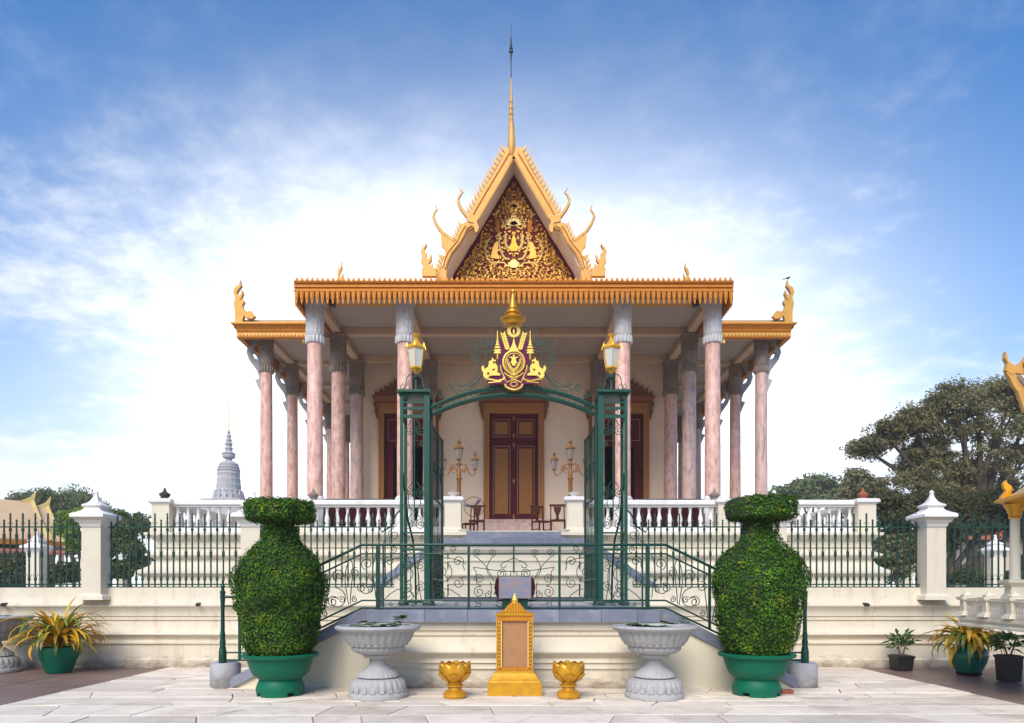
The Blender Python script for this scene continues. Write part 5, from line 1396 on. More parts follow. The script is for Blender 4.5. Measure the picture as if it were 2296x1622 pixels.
def urn_mesh_parts(t, k):
    z = lambda y: (1563 - y) * k
    fl = lambda nf, amp, ks: (lambda a, kk, zz: 1 + (amp * (abs(math.sin(a * nf / 2)) - .5) if kk in ks else 0))
    part('foot', MB().lathe([(r * k, z(y)) for r, y in [(65, 1563), (66, 1556), (63, 1550), (59, 1548), (60, 1538), (56, 1525), (49, 1520), (40, 1519), (46, 1516), (41, 1508), (34, 1503), (25, 1495), (18, 1488), (16, 1480), (17, 1476), (31, 1474)]], 96, mod=fl(24, .085, (4, 5, 9, 10))), 'urn_stone', t, local=True, smooth=45)
    part('bowl', MB().lathe([(r * k, z(y)) for r, y in [(31, 1473.9), (34, 1468), (33, 1466), (44, 1465), (55, 1458), (58, 1452), (57, 1449), (61, 1448), (70, 1437), (76, 1424), (79, 1416), (84, 1414.5), (93, 1411), (95, 1407), (92, 1402.5), (84, 1402), (80, 1406), (78, 1410)]], 112, mod=fl(28, .06, (4, 5, 8, 9, 10))), 'urn_stone', t, local=True, smooth=45)
    for q in range(28):       # raised leaf tongues round the bowl
        a = 2 * PI * (q + .5) / 28
        b = MB().poly([(-4.2 * k, 0), (4.2 * k, 0), (3.4 * k, 17 * k), (0, 21 * k), (-3.4 * k, 17 * k)], -.006, .006)
        c_, s_ = math.cos(a + PI / 2), math.sin(a + PI / 2)
        tilt = .42
        vs = []
        for x, y, zz in b.v:
            rr = (64.5 * k) + zz * tilt - y
            vs.append((rr * math.cos(a) + x * c_, rr * math.sin(a) + x * s_, z(1446) + zz))
        b.v = vs
        part('leaf_relief', b, 'urn_stone', t, local=True, smooth=None)
        b = MB().poly([(-5.5 * k, 0), (5.5 * k, 0), (4.0 * k, 12 * k), (0, 16 * k), (-4.0 * k, 12 * k)], -.007, .007)
        if q % 28 < 20:
            a2 = 2 * PI * q / 20; c_, s_ = math.cos(a2 + PI / 2), math.sin(a2 + PI / 2)
            b.v = [((62.5 * k - zz * .25 - y) * math.cos(a2) + x * c_, (62.5 * k - zz * .25 - y) * math.sin(a2) + x * s_, z(1548) + zz) for x, y, zz in b.v]
            part('leaf_relief', b, 'urn_stone', t, local=True, smooth=None)
    part('water', MB().lathe([(79 * k, z(1409)), (2 * k, z(1409))], 32), 'water', t, local=True)
def lily_pads(t, k, spots):
    z0 = (1563 - 1408) * k
    for (u, v, r, lift) in spots:
        b = MB(); n = 9; vs = [(u * k, v * k, z0 + lift)]
        for i in range(n + 1):
            a = .3 + (2 * PI - .5) * i / n
            vs.append((u * k + r * k * math.cos(a), v * k + r * k * math.sin(a), z0 + lift + random.uniform(-.004, .012)))
        b.add(vs, [(0, i, i + 1) for i in range(1, n + 1)])
        vs2 = [(x, y, zz - .004) for x, y, zz in b.v]; m = len(b.v); b.v += vs2; b.f += [tuple(reversed([i + m for i in f])) for f in list(b.f)]
        part('lily_pad', b, 'lily_green', t, local=True, smooth=None)
def urn(X, Y, k, label, spots):
    t = thing('stone_urn', label, 'urn', (X, Y, 0)); urn_mesh_parts(t, k); lily_pads(t, k, spots); return t
random.seed(5)
ring = lambda n, r0, r1: [(random.uniform(r0, r1) * math.cos(a), random.uniform(r0, r1) * math.sin(a), random.uniform(7, 14), random.uniform(.02, .06)) for a in (random.uniform(0, 2 * PI) for _ in range(n))]
s1 = ring(26, 20, 68) + [(48 + random.uniform(-16, 16), random.uniform(-45, 10), random.uniform(6, 11), random.uniform(.06, .18)) for _ in range(18)]
s2 = ring(24, 20, 68) + [(-18 + random.uniform(-20, 20), random.uniform(-40, 0), random.uniform(6, 10), random.uniform(.02, .06)) for _ in range(4)] + [(62, -30, 10, .08), (66, -20, 9, .12), (58, -24, 9, .14), (54, -28, 8, .10)]
urn(ax(848, 9.34), 9.34, 9.34 / F, 'grey carved stone urn with a tall leaf clump among its lily pads', s1)
urn(ax(1467, 9.34), 9.34, 9.34 / F, 'grey carved stone urn with only low flat lily pads', s2)
urn(ax(-12, 12.2), 12.2, 12.2 / F * .78, 'grey stone urn beside the orange-leaved plant against the boundary wall', ring(8, 20, 60))

def lotus(X, Y, label):
    k = Y / F
    t = thing('lotus_bowl', label, 'bowl', (X, Y, 0), 'gold lotus bowls flanking the gold tablet')
    z = lambda y: (1565 - y) * k
    part('stand', MB().lathe([(r * k, z(y)) for r, y in [(23, 1565), (26, 1561), (26, 1553), (22, 1549), (15, 1546), (14, 1541), (19, 1538), (19, 1535), (15, 1533), (15, 1528), (22, 1520), (26, 1516)]], 32), 'bright_gold', t, local=True)
    part('bowl', MB().lathe([(r * k, z(y)) for r, y in [(12, 1530), (22, 1522), (29, 1512), (31, 1500), (30, 1490), (26, 1489), (26, 1500), (10, 1508)]], 32), 'bright_gold', t, local=True)
    for lay, n, r0, yb, yt, w in ((0, 6, 1.0, 1526, 1485, 20), (1, 6, .92, 1530, 1507, 13), (2, 6, 1, 1524, 1484, 15)):
        for q in range(n):
            a = 2 * PI * (q + (.5 if lay == 0 else 0)) / n - PI / 2
            b = MB(); rows = 7; vs = []; fs = []
            for i in range(rows):
                tt = i / (rows - 1)
                rr = {0: (18, 26, 31.5, 33.5, 34, 33.5, 32), 1: (16, 22, 27, 31, 34, 36.5, 39), 2: (18, 25, 29, 31.5, 33, 34, 37)}[lay][i]
                ww = w * min(1, .45 + tt * 1.3) * math.sqrt(max(0, 1 - max(0, (tt - .5) / .5) ** 2.4)) + .2
                for j in range(5):
                    u = (j - 2) / 2
                    aa = a + u * ww / max(rr, 1)
                    ro = rr + (1 - u * u) * 2.2
                    vs.append((ro * k * math.cos(aa), ro * k * math.sin(aa), z(yb + (yt - yb) * tt)))
            for i in range(rows - 1):
                for j in range(4):
                    fs.append((i * 5 + j, i * 5 + j + 1, (i + 1) * 5 + j + 1, (i + 1) * 5 + j))
            m = len(vs)
            vs += [(x * .955, y * .955, zz) for x, y, zz in vs]
            fs += [tuple(reversed([i + m for i in f])) for f in fs]
            rim = [j for j in range(5)] + [i * 5 + 4 for i in range(1, rows)] + [(rows - 1) * 5 + j for j in range(3, -1, -1)] + [i * 5 for i in range(rows - 2, 0, -1)]
            for i in range(len(rim)):
                p, q2 = rim[i], rim[(i + 1) % len(rim)]
                fs.append((q2, p, p + m, q2 + m))
            b.add(vs, fs)
            part('petal', b, 'bright_gold', t, local=True, smooth=60)
    return t
lotus(ax(1020, 9.26), 9.26, 'gold lotus-petal bowl standing on the paving beside the gold tablet')
lotus(ax(1275, 9.26), 9.26, 'gold lotus-petal bowl standing on the paving beside the gold tablet')

Yq = 9.55; k = Yq / F
t = thing('gold_tablet', 'gold framed inscription tablet with spired top standing on the paving', 'tablet', (ax(1154, Yq), Yq, 0))
z = lambda y: (1557 - y) * k
def rs(pr): return [(o * k, z(y)) for o, y in pr]
part('base', MB().ringsweep(rs([(60, 1557), (60, 1531), (58, 1529), (56, 1528), (55, 1523), (52, 1521), (44, 1510), (42, 1506), (40, 1504)]), -.001, .001, -.0, .0).move(0, .05, 0) if False else
     MB().ringsweep([(o * k - .24, zz) for o, zz in [(60, z(1557)), (60, z(1531)), (57, z(1529)), (56, z(1524)), (53, z(1521)), (46, z(1510)), (42, z(1506)), (42, z(1503))]], -.24, .24, -.0, .14), 'bright_gold', t, local=True, smooth=25)
hb = 41 * k
fr = part('frame', MB().box(-hb, -29 * k, 0, .12, z(1503), z(1381)).box(29 * k, hb, 0, .12, z(1503), z(1381)).box(-29 * k, 29 * k, 0.001, .119, z(1393), z(1381)).box(-29 * k, 29 * k, 0.001, .119, z(1503), z(1496)), 'fascia_gold', t, local=True)
part('inscription', MB().box(-29 * k, 29 * k, .03, .10, z(1496), z(1393)), 'plaque_stone', t, local=True)
part('top_moulding', MB().ringsweep([(0, z(1381)), (.012, z(1380)), (.018, z(1376)), (.0, z(1374))], -hb, hb, -.005, .12), 'bright_gold', t, local=True)
for sx in (-1, 1):
    part('frame_edge', MB().box(*sorted((sx * hb, sx * (hb - .018))), -.016, -.001, z(1503), z(1382)), 'bright_gold', fr, local=True)
    part('frame_edge', MB().box(*sorted((sx * 29 * k, sx * (29 * k + .012))), -.014, -.001, z(1496), z(1393)), 'pale_gold', fr, local=True)
    for q in range(13):
        yy = 1392 + q * 8.4
        part('frame_leaf', MB().poly([(sx * 31.5 * k, z(yy + 5)), (sx * 37 * k, z(yy + 4)), (sx * 38 * k, z(yy)), (sx * 34 * k, z(yy - 1))], -.018, -.001), 'bright_gold', fr, local=True, smooth=None)
for q in range(7):
    xx = (-25 + q * 8.3) * k
    part('frame_leaf', MB().poly([(xx - 3 * k, z(1391)), (xx + 3 * k, z(1391)), (xx, z(1384))], -.018, -.001), 'bright_gold', fr, local=True, smooth=None)
    part('frame_leaf', MB().poly([(xx - 3 * k, z(1502)), (xx + 3 * k, z(1502)), (xx, z(1496.5))], -.018, -.001), 'bright_gold', fr, local=True, smooth=None)
gb_ = part('crest', MB().poly([(-36 * k, z(1374)), (36 * k, z(1374)), (24 * k, z(1368)), (18 * k, z(1360)), (10 * k, z(1352)), (4 * k, z(1348)), (-4 * k, z(1348)), (-10 * k, z(1352)), (-18 * k, z(1360)), (-24 * k, z(1368))], .02, .09), 'fascia_gold', t, local=True)
for q in range(-4, 5):
    xx = q * 6 * k; hh = (1374 - 5 - (22 - abs(q) * 5.2)) if abs(q) < 4 else 1370
    part('crest_leaf', MB().poly([(xx - 2.2 * k, z(1373)), (xx + 2.2 * k, z(1373)), (xx + 1.2 * k, z(hh)), (xx - 1.2 * k, z(hh))], .0, .019), 'bright_gold', gb_, local=True, smooth=None)
part('finial', MB().lathe([(7 * k, z(1352)), (6 * k, z(1348)), (8 * k, z(1346)), (5 * k, z(1343)), (4 * k, z(1338)), (2.2 * k, z(1334)), (.6 * k, z(1329))], 12, (0, .055, 0)), 'emblem_gold', t, local=True)

# ---------------------------------------------------------------- potted plants by the wall
def strap_leaf(a, L, up, droop, w, base_r, z0):
    pts = []; n = 9
    x, zz = base_r, z0
    ang = up
    out = []
    for i in range(n + 1):
        t_ = i / n
        out.append((x, zz, w * (math.sin(PI * min(1, .12 + .88 * t_)) ** .7) + .001))
        x += L / n * math.cos(ang); zz += L / n * math.sin(ang)
        ang -= droop / n * (.5 + t_ * 1.4)
    vs = []; fs = []
    c, s_ = math.cos(a), math.sin(a)
    for x, zz, ww in out:
        for q, u in enumerate((-1, 0, 1)):
            vs.append((x * c - u * ww * s_, x * s_ + u * ww * c, max(.01, zz - (0 if u == 0 else -.35 * ww))))
    for i in range(n):
        for q in range(2):
            fs.append((i * 3 + q, i * 3 + q + 1, (i + 1) * 3 + q + 1, (i + 1) * 3 + q))
    return MB().add(vs, fs)
def croton(X, Y, pr, ph, N_, Lr, label, upr, pot):
    t = thing('croton_plant', label, 'potted plant', (X, Y, 0))
    if pot == 'tall':
        pf = [(pr * .62, 0), (pr * .66, .02), (pr * .95, ph * .62), (pr, ph * .8), (pr * .97, ph * .95), (pr * .92, ph), (pr * .84, ph * .97), (pr * .8, ph * .85)]
    else:
        part('saucer', MB().lathe([(pr * .6, 0), (pr * .68, .045), (pr * .6, .045)], 20), 'black_plastic', t, local=True)
        pf = [(pr * .6, .046), (pr * .64, .06), (pr * .9, ph * .45), (pr, ph * .68), (pr * .97, ph * .85), (pr * .8, ph * .97), (pr * .76, ph), (pr * .68, ph * .97), (pr * .66, ph * .85)]
    part('pot', MB().lathe(pf, 32), 'pot_green_glaze' if pot != 'tall' else 'pot_green', t, local=True, smooth=50)
    part('soil', MB().lathe([(pr * .8 if pot == 'tall' else pr * .66, ph * .86), (.01, ph * .9)], 16), 'soil', t, local=True)
    for i in range(N_):
        a = random.uniform(0, 2 * PI); u = random.uniform(*upr)
        L = random.uniform(*Lr)
        green = random.random() < (.5 if u > .9 else .3)
        b = strap_leaf(a, L, u, random.uniform(.9, 3.3), random.uniform(.024, .042), random.uniform(.01, pr * .3), ph * .9 + random.uniform(0, .25))
        part('leaf', b, 'croton_green' if green else 'croton_orange', t, local=True, smooth=60)
random.seed(11)
croton(ax(132, 12.1), 12.1, .315, .46, 165, (.5, 1.1), 'orange-leaved croton in a tapered green pot beside a stone urn', (.35, 1.45), 'tall')
croton(ax(2172, 11.75), 11.75, .30, .50, 130, (.45, .9), 'yellow and orange croton in a round green pot behind the spirit house', (.25, 1.2), 'round')
def nursery(X, Y, w, h, hp, label):
    t = thing('potted_shrub', label, 'potted plant', (X, Y, 0))
    part('pot', MB().frustum((0, 0), 0, h, w * .85, w * .85, w, w).ringsweep([(0, h - .04), (.012, h - .035), (.012, h), (-.02, h + .002)], -w, w, -w, w), 'black_plastic', t, local=True)
    part('soil', MB().box(-w * .88, w * .88, -w * .88, w * .88, h + .003, h + .012), 'soil', t, local=True)
    for q in range(4):
        a = q * 1.7; e = (.16 * math.cos(a), .16 * math.sin(a), h + hp * .7)
        part('stem', MB().tube([(.03 * math.cos(a), .03 * math.sin(a), h), (.07 * math.cos(a), .07 * math.sin(a), h + hp * .35), e], [.013, .01, .006], 5), 'bark', t, local=True)
    for q in range(70):
        a = random.uniform(0, 2 * PI); r = random.uniform(.02, .2); zz = h + hp * random.uniform(.28, .85)
        L = random.uniform(.10, .2); u = random.uniform(-.5, 1.1)
        b = MB(); d = Vector((math.cos(a) * math.cos(u), math.sin(a) * math.cos(u), math.sin(u))); n = Vector((-math.sin(a), math.cos(a), 0)); c = Vector((r * math.cos(a), r * math.sin(a), zz))
        w2 = L * .2; up_ = Vector((0, 0, .03))
        b.add([tuple(c), tuple(c + d * L * .4 + n * w2 + up_), tuple(c + d * L), tuple(c + d * L * .4 - n * w2 + up_)], [(0, 1, 2), (0, 2, 3)])
        part('leaf', b, 'plant_green', t, local=True, smooth=None)
random.seed(12)
nursery(ax(2021, 12.45), 12.45, .155, .27, .46, 'small green shrub in a short black nursery pot against the boundary wall')
nursery(ax(2262, 10.95), 10.95, .14, .42, .36, 'small green shrub in a tall black nursery pot beside the spirit house')

# ---------------------------------------------------------------- spirit house at the right
sh = thing('spirit_house', 'cream spirit house with small balustrade, slim column and gold roof on a pedestal', 'shrine', (7.85, 9.25, 0))
sh.rotation_euler.z = math.radians(-10.4)
L_ = dict(local=True)
part('pedestal', MB().ringsweep([(.12, 0), (.12, .12), (.04, .16), (0, .2), (0, .74), (.06, .8), (.16, .9), (.2, .94)], -.33, .33, -.33, .33), 'cream_high', sh, **L_)
part('platform', MB().ringsweep([(-.10, .93), (0, .94), (.0, .97), (-.03, .985), (-.05, 1.02), (-.02, 1.04), (-.02, 1.065), (-.05, 1.07), (-.05, 1.10)], -1.1, 1.1, -1.1, 1.1), 'cream_high', sh, **L_)
mini = MB().lathe([(.018, 0), (.018, .02), (.012, .03), (.022, .07), (.02, .1), (.010, .13), (.014, .15), (.018, .16), (.018, .18)], 6).mesh('baluster', 'cream_high', 40)
for rot in range(4):
    a = rot * PI / 2
    def R(x, y): return (x * math.cos(a) - y * math.sin(a), x * math.sin(a) + y * math.cos(a))
    # side at x = -1, y from -1 to 1
    for k_ in range(4):
        y0 = 1.0 - k_ * .667
        if k_ < 3:
            px_, py_ = R(-1.0, y0)
            part('baluster_post', MB().ringsweep([(.05, 1.1), (.03, 1.14), (0, 1.17), (0, 1.33), (.03, 1.34), (.04, 1.36), (.04, 1.385), (-.01, 1.39), (-.0, 1.41), (-.05, 1.45), (-.064, 1.49)], px_ - .065, px_ + .065, py_ - .065, py_ + .065), 'cream_high', sh, **L_)
            q0, q1 = R(-1.0, y0 - .075), R(-1.0, y0 - .592)
            xs_, ys_ = sorted((q0[0], q1[0])), sorted((q0[1], q1[1]))
            part('handrail', MB().box(xs_[0] - .04 * (rot % 2 == 0), xs_[1] + .04 * (rot % 2 == 0), ys_[0] - .04 * (rot % 2), ys_[1] + .04 * (rot % 2), 1.325, 1.37).box(xs_[0] - .035 * (rot % 2 == 0), xs_[1] + .035 * (rot % 2 == 0), ys_[0] - .035 * (rot % 2), ys_[1] + .035 * (rot % 2), 1.101, 1.14), 'cream_high', sh, **L_)
            for i in range(8):
                yy = y0 - .075 - .517 * (i + .5) / 8
                qx, qy = R(-1.0, yy)
                part('baluster', mini, None, sh, at=(qx, qy, 1.14), **L_)
part('stair_block', MB().ringsweep([(.12, 1.1), (.12, 1.16), (.08, 1.18), (.05, 1.24), (.06, 1.26), (.0, 1.30)], -.62, .62, -.9, .9), 'cream_high', sh, **L_)
for cx_, cy_ in ((-.45, .75), (-.45, -.75), (.45, .75), (.45, -.75)):
    part('column_base', MB().ringsweep([(.10, 1.30), (.08, 1.36), (.03, 1.44), (.02, 1.54), (.06, 1.58), (.08, 1.60), (.08, 1.64), (.0, 1.65)], cx_ - .07, cx_ + .07, cy_ - .07, cy_ + .07), 'cream_high', sh, **L_)
    part('column', MB().lathe([(.075, 1.65), (.07, 1.70), (.062, 2.56)], 14, (cx_, cy_, 0)), 'cream_high', sh, **L_)
    part('capital', MB().lathe([(.068, 2.56), (.085, 2.58), (.075, 2.60), (.10, 2.68), (.14, 2.76), (.15, 2.78)], 12, (cx_, cy_, 0)), 'bright_gold', sh, **L_)
rf = part('roof', MB().ringsweep([(-.12, 2.78), (.0, 2.80), (.06, 2.83), (.04, 2.87), (-.10, 2.92), (-.40, 3.2), (-.58, 3.6)], -.60, .60, -.86, .86), 'bright_gold', sh, **L_)
for cx_, cy_ in ((-.56, .86), (-.56, -.86), (.56, .86), (.56, -.86)):
    s = 1 if cx_ < 0 else -1
    o = [(-.06, 2.86), (-.02, 2.93), (.03, 3.0), (.0, 3.04), (-.01, 3.10), (.03, 3.16), (.05, 3.11), (.10, 3.07), (.12, 3.02), (.10, 2.97), (.14, 2.91), (.22, 2.86)]
    part('roof_finial', MB().poly([(cx_ + s * u, v) for u, v in o], cy_ - .035, cy_ + .035), 'bright_gold', rf, **L_)

# ---------------------------------------------------------------- court pillars, stupas, far buildings
def court_pillar(X, Y, label, kk=1.0):
    t = thing('court_pillar', label, 'pillar', (X, Y, 1.19), 'pillars in the inner court')
    part('shaft', MB().ringsweep([(.06, 0), (.06, .12), (0, .16), (0, 1.42)], -.2, .2, -.2, .2), 'cream_high', t, local=True)
    part('cap', MB().ringsweep([(o, 1.42 + zz) for o, zz in CAPP], -.19, .19, -.19, .19), 'white_stone', t, local=True)
court_pillar(ax(83, 21), 21, 'white capped court pillar in front of the orange-roofed hall')
court_pillar(ax(277, 31), 31, 'white capped court pillar beside the shrub and the temple terrace')
court_pillar(ax(2033, 33), 33, 'white capped court pillar under the big tree, near the end of the temple terrace')
court_pillar(ax(2230, 22.5), 22.5, 'white capped court pillar in front of the red-roofed building')
court_pillar(ax(196, 27), 27, 'white capped court pillar half hidden behind the fence pillar by the orange-roofed hall')

def stupa(X, Y, label, sc=1.0, zb=None):
    t = thing('stupa', label, 'stupa', (X, Y, 1.19))
    k_ = .2708 * 50 / F * sc
    zz = lambda y: (az(878.6 + y * .2708, 50) - 1.19) * sc
    pet = lambda a, kk, z_: 1 + .04 * abs(math.sin(a * 8))
    part('base', MB().ringsweep([(1.4, 0), (1.4, 1), (1.1, 1.2), (1.1, 2.6), (.9, 2.8), (.9, 4.4), (.6, 4.6), (.6, 6.2), (.3, 6.4), (.3, zz(912)), (.35, zz(905) - .1), (.35, zz(905))] if sc > .9 else [(1.4 * sc, 0), (.3 * sc, zz(905))], -1.1 * sc, 1.1 * sc, -1.1 * sc, 1.1 * sc), 'stupa_stone', t, local=True, smooth=25)
    bell = part('bell', MB().lathe([(r * k_, zz(y)) for r, y in [(126, 904), (120, 890), (108, 884), (106, 872), (112, 868), (110, 850), (98, 840), (100, 822), (92, 815), (93, 770), (88, 765), (89, 725), (84, 720), (84, 690), (88, 685), (84, 665)]], 48, mod=pet), 'stupa_stone', t, local=True)
    if sc > .9:
        for q in range(16):
            a = 2 * PI * q / 16 + .1
            b = MB().poly([(-18 * k_, 0), (18 * k_, 0), (15 * k_, 44 * k_), (0, 80 * k_), (-15 * k_, 44 * k_)], -.05, .05)
            b.v = [((124 * k_ - z_ * .22 - y) * math.cos(a) - x * math.sin(a), (124 * k_ - z_ * .22 - y) * math.sin(a) + x * math.cos(a), zz(900) + z_) for x, y, z_ in b.v]
            part('petal', b, 'stupa_stone', bell, local=True, smooth=None)
    part('dome', MB().lathe([(r * k_, zz(y)) for r, y in [(84, 664), (90, 658), (90, 648), (80, 644), (84, 638), (84, 625), (76, 618), (78, 605), (66, 592), (48, 580), (28, 572), (24, 560)]], 32), 'stupa_stone', t, local=True)
    part('spire', MB().lathe([(r * k_, zz(y)) for r, y in [(24, 559), (46, 550), (52, 535), (48, 525), (56, 515), (36, 500), (26, 488), (34, 470), (22, 455), (32, 432), (20, 418), (26, 400), (15, 388), (20, 365), (10, 350), (14, 335), (7, 320)]], 20), 'stupa_stone', t, local=True)
    part('spire_tip', MB().lathe([(r * k_, zz(y)) for r, y in [(6.5, 320), (5, 240), (4, 110), (5, 100), (1, 60)]], 8), 'pale_gold', t, local=True)
    return t
stupa(ax(513, 50), 50, 'tall grey stone stupa with thin gold tip behind the terrace parapet')
stupa(ax(573, 50), 62, 'small white stupa spire beside the tall stupa', .52)

# left hall
lh = thing('orange_roof_hall', 'low hall with pale orange tiled two-tier roof and gold finials', 'building', (-32.4, 45, 1.19))
lh.rotation_euler.z = math.radians(50)
w_, zr, ze = 3.35, 6.2, 3.38
def slope(x0, x1, zr_, w, ze_, ps, name, m, both=True):
    for s in ((-1, 1) if both else (-1,)):
        b = MB().add([(x0, 0, zr_), (x1, 0, zr_), (x1, s * w, ze_), (x0, s * w, ze_), (x0, 0, zr_ - .15), (x1, 0, zr_ - .15), (x1, s * w, ze_ - .15), (x0, s * w, ze_ - .15)],
                     [(0, 1, 2, 3), (7, 6, 5, 4), (0, 4, 5, 1), (1, 5, 6, 2), (2, 6, 7, 3), (3, 7, 4, 0)])
        part(name, b, m, ps, local=True, smooth=None)
slope(-24, 0, zr, w_, ze + .12, lh, 'roof', 'roof_orange'); slope(-2, .85, zr - .3, w_, ze - .05, lh, 'roof', 'roof_orange')
slope(-24, 1.5, ze - .02, 4.6, ze - .75, lh, 'lower_roof', 'roof_red')
for x, z_, zl in ((0, zr, ze + .1), (.85, zr - .3, ze - .05)):
    for s in (-1, 1):
        part('bargeboard', MB().tube([(x + .03, 0, z_ + .05), (x + .05, s * w_ * .5, (z_ + zl) / 2 - .12), (x + .06, s * w_, zl)], .11, 4), 'pale_gold', lh, local=True)
        part('finial', MB().polyx([(s * w_, zl - .1), (s * (w_ + .35), zl), (s * (w_ + .30), zl + .4), (s * (w_ + .42), zl + .75), (s * (w_ + .12), zl + .35)], x, x + .12), 'pale_gold', lh, local=True, smooth=None)
    part('finial', MB().poly([(x - .7, z_), (x + .1, z_ - .15), (x + .12, z_ + .2), (x + .22, z_ + .75), (x - .05, z_ + .35), (x - .3, z_ + .2)], -.1, .1), 'pale_gold', lh, local=True, smooth=None)
part('fascia', MB().box(-24, 1.5, -w_ - .05, -w_ + .05, ze - .28, ze + .02), 'fascia_gold', lh, local=True)
part('wall', MB().box(-24, .4, -2.2, 2.2, 0, ze - .05), 'dim_inside', lh, local=True)
part('gable_wall', MB().polyx([(-w_ + .2, ze - .2), (w_ - .2, ze - .2), (0, zr - .5)], .2, .4), 'plaster', lh, local=True, smooth=None)
for i in range(7):
    part('column', MB().box(-20 + i * 3.4, -19.75 + i * 3.4, -4.2, -3.95, 0, ze - .72), 'cream_high', lh, local=True)

# red roofed building behind the right fence
rb = thing('red_roof_building', 'low cream building with red tiled roof behind the spirit house', 'building', (31, 40, 1.19))
part('roof', MB().add([(-5.5, -2.6, 3.1), (14, -2.6, 3.1), (14, 0, 4.9), (-4.5, 0, 4.9), (14, 2.6, 3.1), (-5.5, 2.6, 3.1)], [(0, 1, 2, 3), (3, 2, 4, 5), (0, 3, 5), (1, 4, 2), (0, 5, 4, 1)]), 'roof_red', rb, local=True, smooth=None)
part('wall', MB().box(-5, 14, -2, 2, 0, 3.095), 'plaster', rb, local=True)
for i in range(9):
    part('window', MB().box(-4.3 + i * 2, -3.2 + i * 2, -2.06, -2.001, 1.0, 2.3), 'dim_inside', rb, local=True)
lw = thing('court_wall', 'low cream court wall with panels behind the spirit house column', 'wall', (22, 29, 1.19))
part('wall', MB().box(-1.2, 10, -.15, .15, 0, .9).box(-1.4, 10.2, -.25, .25, .9, 1.05), 'cream_high', lw, local=True)
for i in range(10):
    part('panel', MB().box(-1.0 + i * 1.1, -.1 + i * 1.1, -.19, -.151, .25, .75), 'plaster', lw, local=True)

# white pavilion at the right edge
pv = thing('white_pavilion', 'white pavilion with flaring gold roof corner above the big tree', 'building', (23.6, 27, 1.19))
def V(x, y): return (ax(x, 27) - 23.6, az(y, 27) - 1.19)
zt = V(0, 850)[1]
part('body', MB().box(-2.1, 3, -2.6, -.9, 0, zt - .02), 'white_stone', pv, local=True)
part('cornice', MB().ringsweep([(0, zt - .02), (.45, zt + .12), (.85, zt + .2), (.95, zt + .36)], -2.1, 3, -2.6, -.9), 'white_stone', pv, local=True)
rf = part('roof', MB().ringsweep([(.96, zt + .361), (1.05, zt + .5), (1.05, zt + .6), (.7, zt + .95), (-.1, zt + 2.2), (-.7, zt + 4)], -2.1, 3, -2.6, -.9), 'fascia_gold', pv, local=True, smooth=None)
part('roof_finial', MB().poly([V(*p) for p in ((2252, 790), (2258, 812), (2272, 822), (2290, 812), (2300, 798), (2312, 800), (2330, 780), (2340, 850), (2300, 842), (2275, 838), (2264, 842), (2252, 832), (2256, 815), (2250, 805))], -.1, .1), 'barge_gold', rf, local=True, smooth=None)
part('bracket', MB().poly([V(*p) for p in ((2253, 836), (2262, 850), (2270, 868), (2280, 880), (2288, 905), (2294, 925), (2306, 925), (2300, 880), (2284, 858), (2274, 840))], -.08, .08), 'barge_gold', pv, local=True, smooth=None)
part('soffit', MB().poly([V(*p) for p in ((2276, 846), (2340, 852), (2340, 930), (2308, 926), (2303, 880), (2287, 858))], -.3, .06), 'white_stone', pv, local=True, smooth=None)

# bird on the naga finial
bd = thing('bird', 'small dark bird perched on a gold naga finial of the temple roof', 'bird', (ax(1766, 23.02), 23.02, az(628, 23.02)))
part('body', MB().tube([(-.09, 0, .035), (-.05, 0, .05), (-.01, 0, .06), (.035, 0, .07), (.06, 0, .095), (.08, 0, .105), (.10, 0, .10)], [.008, .018, .035, .038, .024, .024, .005], 8), 'bird_grey', bd, local=True)
part('tail', MB().poly([(-.08, .03), (-.18, .015), (-.17, .03), (-.08, .045)], -.02, .02), 'bird_grey', bd, local=True)
part('leg', MB().tube([(0, -.015, 0), (0, -.015, .06)], .006, 4).tube([(.01, .015, 0), (.01, .015, .06)], .006, 4), 'bird_grey', bd, local=True)

